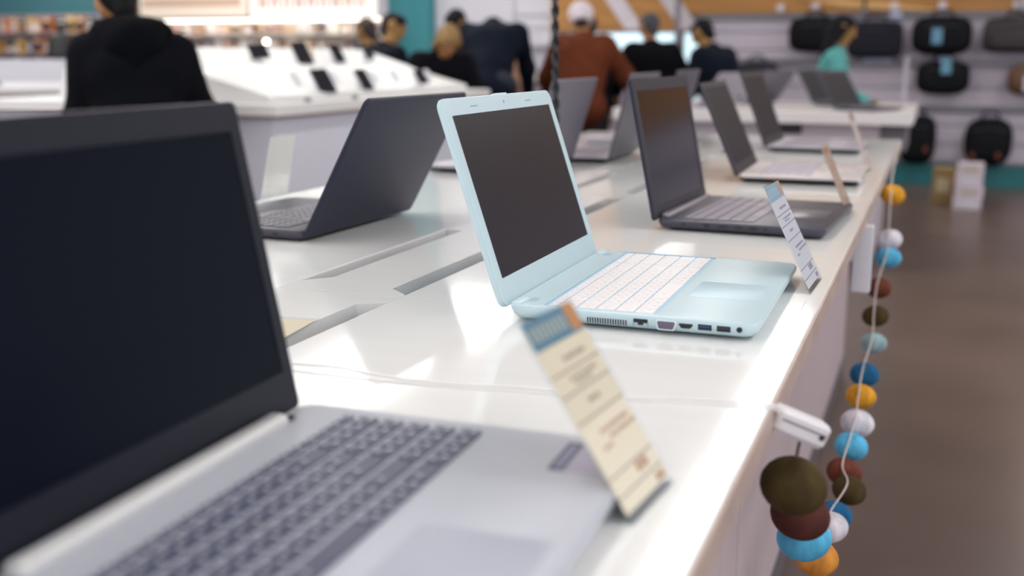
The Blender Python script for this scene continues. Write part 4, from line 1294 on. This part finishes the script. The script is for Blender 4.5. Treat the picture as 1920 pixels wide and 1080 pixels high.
def person(label, xy, facing, height=1.7, lean=0.0, head_dir=None, arms=None, jacket=None, trousers=None, skin=None, hair=None, hairstyle='short', cap=None, hood=None, bulk=1.0, vox=0.02, fold=None, sleeves=None, legs=0.0, side=0.0, z_off=0.0):
    """facing = angle of the forward direction; lean = forward bend of the torso (radians)"""
    s = height / 1.72
    t = thing('person', label, 'person', (xy[0], xy[1], 0))
    F = np.array([math.cos(facing), math.sin(facing), 0]); R = np.array([F[1], -F[0], 0]); U = np.array([0, 0, 1.0])
    hip = U * 0.92 * s - F * 0.16 * lean * s
    up = norm(U * math.cos(lean) + F * math.sin(lean) + R * side)
    fw = norm(F * math.cos(lean) - U * math.sin(lean))
    waist = hip + up * 0.16 * s; chest = hip + up * 0.38 * s; neck = hip + up * 0.53 * s
    shw = 0.185 * s
    hd = norm(head_dir[0] * R + head_dir[1] * F + head_dir[2] * U) if head_dir else norm(up * 0.9 + F * 0.1)    # crown direction
    look = norm(head_dir[3] * R + head_dir[4] * F + head_dir[5] * U) if head_dir and len(head_dir) > 3 else fw
    look = norm(look - hd * np.dot(look, hd)); ear = np.cross(look, hd)
    head = neck + hd * 0.185 * s
    body, jk, tr, sh = [], [], [], []
    body += [cone(hip - R * 0.08 * s, hip + R * 0.08 * s, 0.10 * s, 0.10 * s), cone(hip, waist, 0.12 * s, 0.11 * s), cone(waist, chest, 0.11 * s, 0.12 * s), cone(chest - R * 0.09 * s, chest + R * 0.09 * s, 0.10 * s, 0.10 * s), cone(neck - up * 0.05 * s - R * shw * .8, neck - up * 0.05 * s + R * shw * .8, 0.05 * s, 0.05 * s)]
    body += [cone(neck - up * 0.04 * s, head - hd * 0.06 * s, 0.056 * s, 0.05 * s)]
    hk = s
    body += [cone(head - look * 0.018 * hk + hd * 0.03 * hk, head + look * 0.018 * hk + hd * 0.03 * hk, 0.078 * hk, 0.074 * hk), cone(head + hd * 0.02 * hk, head - hd * 0.075 * hk + look * 0.045 * hk, 0.068 * hk, 0.042 * hk)]
    body += [cone(head + look * 0.088 * hk + hd * 0.012 * hk, head + look * 0.108 * hk - hd * 0.022 * hk, 0.010 * hk, 0.015 * hk)]
    for e in (-1, 1):
        body += [cone(head + ear * e * 0.078 * hk + hd * 0.02 * hk, head + ear * e * 0.082 * hk - hd * 0.02 * hk, 0.014 * hk, 0.011 * hk)]
    B = bulk
    jk += [cone(hip - R * 0.075 * s - up * 0.06 * s, hip + R * 0.075 * s - up * 0.06 * s, 0.135 * s * B, 0.135 * s * B), cone(hip, waist, 0.15 * s * B, 0.145 * s * B), cone(waist - R * 0.04 * s, chest - R * 0.06 * s, 0.14 * s * B, 0.14 * s * B), cone(waist + R * 0.04 * s, chest + R * 0.06 * s, 0.14 * s * B, 0.14 * s * B), cone(chest - R * 0.10 * s, chest + R * 0.10 * s, 0.125 * s * B, 0.125 * s * B),
           cone(neck - up * 0.06 * s - R * shw * .85, neck - up * 0.06 * s + R * shw * .85, 0.075 * s * B, 0.075 * s * B), cone(neck - up * 0.06 * s, neck + up * 0.005 * s, 0.09 * s, 0.072 * s)]
    hands = []
    for e in (-1, 1):
        hj = hip + R * e * 0.095 * s
        kn = hj * [1, 1, 0] + U * 0.49 * s + F * (0.03 + legs * e * 0.5) * s + F * 0.06 * lean * s
        an = hj * [1, 1, 0] + U * 0.08 * s + F * legs * e * s + F * (0.10 * lean) * s
        body += [cone(hj, kn, 0.085 * s, 0.055 * s), cone(kn, an, 0.055 * s, 0.036 * s), cone(an, an + F * 0.15 * s - U * 0.035 * s, 0.036 * s, 0.028 * s)]
        tr += [cone(hj, kn, 0.105 * s, 0.078 * s), cone(kn, an + U * 0.02 * s, 0.078 * s, 0.062 * s)]
        sh += [cone(an - F * 0.035 * s - U * 0.035 * s, an + F * 0.16 * s - U * 0.04 * s, 0.045 * s, 0.038 * s), cone(an, an - U * 0.03 * s, 0.05 * s, 0.045 * s)]
        sj = neck - up * 0.055 * s + R * e * shw
        spec = (arms or {}).get(e, ((0.25 * e, 0.0, -1.0), (0.05 * e, 0.2, -1.0)))
        ud = norm(spec[0][0] * R + spec[0][1] * F + spec[0][2] * U); fd = norm(spec[1][0] * R + spec[1][1] * F + spec[1][2] * U)
        el = sj + ud * 0.29 * s; wr = el + fd * 0.25 * s
        body += [cone(sj, el, 0.052 * s, 0.042 * s), cone(el, wr, 0.042 * s, 0.028 * s)]
        jk += [cone(sj, el, 0.082 * s * B, 0.066 * s * B), cone(el, wr - fd * 0.02 * s, 0.066 * s * B, 0.05 * s * B)]
        hands.append((wr, fd, e))
    tr += [cone(hip - R * 0.07 * s, hip + R * 0.07 * s, 0.118 * s, 0.118 * s)]
    extra = []
    for wr, fd, e in hands:
        pn = norm(-R * e * 0.7 - U * 0.4 + F * 0.2)
        hv, hf = nets(hand_prims(wr, fd, pn, 0.6, e), 0.0075, 0.008)
        extra.append((hv, hf))
    nets_obj('body', body, vox * 0.75, skin or M_SKIN, t, 0.035, extra=extra)
    nets_obj('jacket', jk, vox, jacket, t, 0.05)
    nets_obj('trousers', tr, vox, trousers or M_DENIM, t, 0.04)
    nets_obj('shoes', sh, vox, M_SHOE, t, 0.02)
    # eyes
    for e in (-1, 1):
        p = head + look * 0.082 * hk + ear * e * 0.032 * hk + hd * 0.018 * hk
        b = MB(); b.lathe([(0.001, -0.011 * hk), (0.009 * hk, -0.006 * hk), (0.011 * hk, 0), (0.009 * hk, 0.006 * hk), (0.001, 0.011 * hk)], 10, M=Matrix.Translation(Vector(p)))
        b.obj('eye', M_EYE, t)
    b = MB(); q = head + look * 0.083 * hk - hd * 0.052 * hk
    b.tube([Vector(q - ear * 0.024 * hk - look * 0.006), Vector(q), Vector(q + ear * 0.024 * hk - look * 0.006)], 0.006 * hk, 6); b.obj('mouth', mat('lip_brown', '#7a4036', 0.5), t)
    # hair
    if hair is not None:
        hp = [cone(head - look * 0.028 * hk + hd * 0.035 * hk, head + look * 0.012 * hk + hd * 0.040 * hk, 0.088 * hk, 0.083 * hk), cone(head - look * 0.03 * hk, head - look * 0.045 * hk - hd * 0.05 * hk, 0.078 * hk, 0.055 * hk)]
        if hairstyle == 'long':
            hp += [cone(head - look * 0.05 * hk - hd * 0.03 * hk, neck - fw * 0.09 * s - up * 0.20 * s, 0.075 * hk, 0.055 * hk)]
            for e in (-1, 1):
                hp += [cone(head + ear * e * 0.07 * hk, neck + ear * e * 0.08 * s - fw * 0.04 * s - up * 0.12 * s, 0.035 * hk, 0.035 * hk)]
        pl = head + look * 0.055 * hk - hd * 0.0
        nrm = norm(look - hd * 0.55)
        def cut(P, V):
            return np.maximum(V, (P - pl) @ nrm)
        nets_obj('hair', hp, vox * 0.6, hair, t, 0.02, cut=cut)
    if cap is not None:
        cp = [cone(head + hd * 0.045 * hk - look * 0.03 * hk, head + hd * 0.05 * hk + look * 0.025 * hk, 0.104 * hk, 0.098 * hk), cone(head - look * 0.05 * hk - hd * 0.02 * hk, head + hd * 0.02 * hk, 0.075 * hk, 0.09 * hk)]
        pz = head - hd * 0.045 * hk - look * 0.02 * hk
        nets_obj('cap', cp, vox * 0.6, cap, t, 0.02, cut=lambda P, V: np.maximum(V, -(P - pz) @ hd))
    if hood is not None:
        hp = []
        for k in range(7):
            a = math.radians(-120 + 40 * k)
            c0 = neck + up * 0.02 * s + (-fw * math.cos(a) * 0.085 + R * math.sin(a) * 0.115) * s
            a2 = a + math.radians(40)
            c1 = neck + up * 0.02 * s + (-fw * math.cos(a2) * 0.085 + R * math.sin(a2) * 0.115) * s
            if k < 6:
                hp.append(cone(c0, c1, 0.058 * s, 0.058 * s))
        hp.append(cone(neck - fw * 0.10 * s - R * 0.06 * s - up * 0.05 * s, neck - fw * 0.10 * s + R * 0.06 * s - up * 0.05 * s, 0.07 * s, 0.07 * s))
        hp.append(cone(neck - fw * 0.125 * s - up * 0.13 * s, neck - fw * 0.11 * s - up * 0.02 * s, 0.045 * s, 0.08 * s))
        nets_obj('hood', hp, vox * 0.8, hood, t, 0.04)
    return t


VD = lambda x, y: math.atan2(y - CAM.y, x - CAM.x)      # angle straight away from the viewpoint
M_JBLACK = mat('black_jacket_cloth', '#080a11', 0.85, noise=0.15, nscale=12, spec=0.1)
M_JNAVY = mat('navy_puffer', '#0d1422', 0.75, noise=0.12, nscale=8, bump=0.5, stretch=(1, 1, 3), spec=0.1)
M_JBROWN = mat('rust_brown_coat', '#5e2f1c', 0.8, noise=0.15, nscale=10, spec=0.1)
M_JDARK = mat('ink_black_coat', '#0d0c13', 0.85, noise=0.1, nscale=10, spec=0.1)
M_JBEIGE = mat('beige_coat', '#b08a70', 0.8)
M_JTEAL = mat('teal_shirt', '#4f9a98', 0.8, noise=0.1, nscale=9)
M_CAP = mat('off_white_cap', '#d8cdd2', 0.8)
M_LILTR = mat('grey_lilac_trousers', '#8f8494', 0.8)

# hooded jacket, back to us
p1 = (-2.40, 2.30)
person('person in a black hooded jacket, back to us, standing before the phone counter', p1, VD(*p1) + 0.05, 1.50, 0.26, head_dir=(-0.25, 0.55, 0.8, -0.35, 1, -0.5), jacket=M_JBLACK, hair=M_HAIRB, hood=mat('black_hood_cloth', '#07090f', 0.9, spec=0.1), bulk=1.06, vox=0.016, z_off=0,
       arms={-1: ((-0.16, 0.12, -1), (0.02, 0.3, -1)), 1: ((0.34, 0.02, -1), (0.16, 0.2, -1))})
p2 = (-3.24, 5.78)
person('dark-haired person facing left behind the phone counter, farther back of two', (-3.59, 6.60), PI * 0.92, 1.50, 0.35, jacket=mat('dark_slate_coat', '#141a27', 0.8, spec=0.1), hair=M_HAIRBR, skin=M_SKIN2, vox=0.022)
person('dark-haired person in a navy coat, nearer of two behind the phone counter', (-3.29, 5.88), PI * 0.35, 1.50, 0.30, head_dir=(0.1, 0.4, 0.9, 0.8, 0.5, -0.4), jacket=mat('deep_navy_coat', '#10151f', 0.8, spec=0.1), hair=M_HAIRB, skin=M_SKIN2, vox=0.022)
person('fair-haired person in a black coat bending over folded hands', (-2.77, 5.78), VD(-2.77, 5.78) + PI + 0.3, 1.50, 0.55, head_dir=(0.0, 0.8, 0.6, 0.1, 0.7, -0.8), jacket=M_JDARK, hair=M_HAIRL, hairstyle='long', skin=M_SKIN, vox=0.022,
       arms={-1: ((-0.35, 0.35, -1), (0.9, 0.6, -0.35)), 1: ((0.35, 0.35, -1), (-0.9, 0.6, -0.35))})
person('black-haired person bending down beside the fair-haired person', (-3.44, 8.08), VD(-3.44, 8.08) + PI - 0.6, 1.66, 0.45, head_dir=(0.1, 0.7, 0.75, 0.2, 0.7, -0.7), jacket=mat('midnight_coat', '#0d121c', 0.8, spec=0.1), hair=M_HAIRB, skin=M_SKIN2, vox=0.022,
       arms={-1: ((-0.3, 0.4, -1), (0.2, 0.8, -0.5)), 1: ((0.3, 0.4, -1), (-0.2, 0.8, -0.5))})
person('person in a navy puffer jacket bending forward, back to us', (-2.62, 6.40), VD(-2.62, 6.40) - 0.1, 1.82, 0.68, head_dir=(0, 0.9, -0.45, 0, -0.3, -1), jacket=M_JNAVY, hair=M_HAIRB, bulk=0.88, vox=0.02,
       arms={-1: ((-0.2, 0.6, -1), (0, 0.6, -0.8)), 1: ((0.2, 0.6, -1), (0, 0.6, -0.8))})
person('brown-haired person in a beige coat, half hidden by the navy puffer jacket', (-2.90, 7.50), VD(-2.90, 7.50) + 0.5, 1.50, 0.35, head_dir=(0.2, 0.5, 0.85), jacket=M_JBEIGE, hair=M_HAIRBR, trousers=M_LILTR, vox=0.022)
person('person in a rust-brown coat and off-white cap, bending away from us', (-2.10, 6.95), VD(-2.10, 6.95) - 0.12, 1.62, 0.42, head_dir=(-0.15, 0.5, 0.85, 0, 1, -0.4), jacket=M_JBROWN, hair=M_HAIRBR, cap=M_CAP, bulk=1.14, vox=0.02,
       arms={-1: ((-0.45, 0.25, -1), (0.1, 0.5, -0.9)), 1: ((0.6, 0.25, -0.9), (0.35, 0.55, -0.6))})
person('dark-capped person behind the rust-brown coat', (-2.38, 8.15), VD(-2.38, 8.15) + PI - 0.3, 1.53, 0.25, head_dir=(0, 0.5, 0.85), jacket=mat('black_blue_coat', '#0c0f17', 0.8, spec=0.1), hair=M_HAIRB, cap=mat('black_cap', '#12131a', 0.7), skin=M_SKIN2, vox=0.022)
person('grey-haired person in a black coat, between the pale blue panels', (-1.74, 7.75), VD(-1.74, 7.75) + 0.2, 1.53, 0.22, head_dir=(-0.1, 0.3, 0.95, -0.6, 1, -0.3), jacket=mat('coal_black_coat', '#07080d', 0.85, spec=0.1), hair=M_HAIRG, bulk=1.12, vox=0.02,
       arms={-1: ((-0.4, 0.3, -1), (0.1, 0.8, -0.4)), 1: ((0.6, 0.2, -0.9), (0.3, 0.7, -0.6))})
person('dark-haired person in navy, side on, reaching towards a laptop', (-1.12, 7.42), VD(-1.12, 7.42) + 0.9, 1.50, 0.30, head_dir=(-0.1, 0.55, 0.8, -0.2, 0.8, -0.6), jacket=mat('navy_black_coat', '#0d1320', 0.8, spec=0.1, noise=0.1, nscale=9), hair=M_HAIRB, skin=M_SKIN2, bulk=1.05, vox=0.02,
       arms={-1: ((-0.2, 0.2, -1), (0.1, 0.5, -0.9)), 1: ((0.25, 0.15, -1), (0.05, 0.5, -0.9))})
person('woman in a teal shirt with long black hair, behind the second table', (-0.30, 7.2), 0.05, 1.47, 0.12, head_dir=(0, 0.25, 0.97, 0, 1, -0.25), jacket=M_JTEAL, hair=M_HAIRB, hairstyle='long', skin=M_SKIN2, bulk=0.86, vox=0.018,
       arms={-1: ((-0.15, 0.25, -1), (0.1, 0.9, -0.35)), 1: ((0.25, 0.35, -1), (0.0, 0.9, -0.5))})
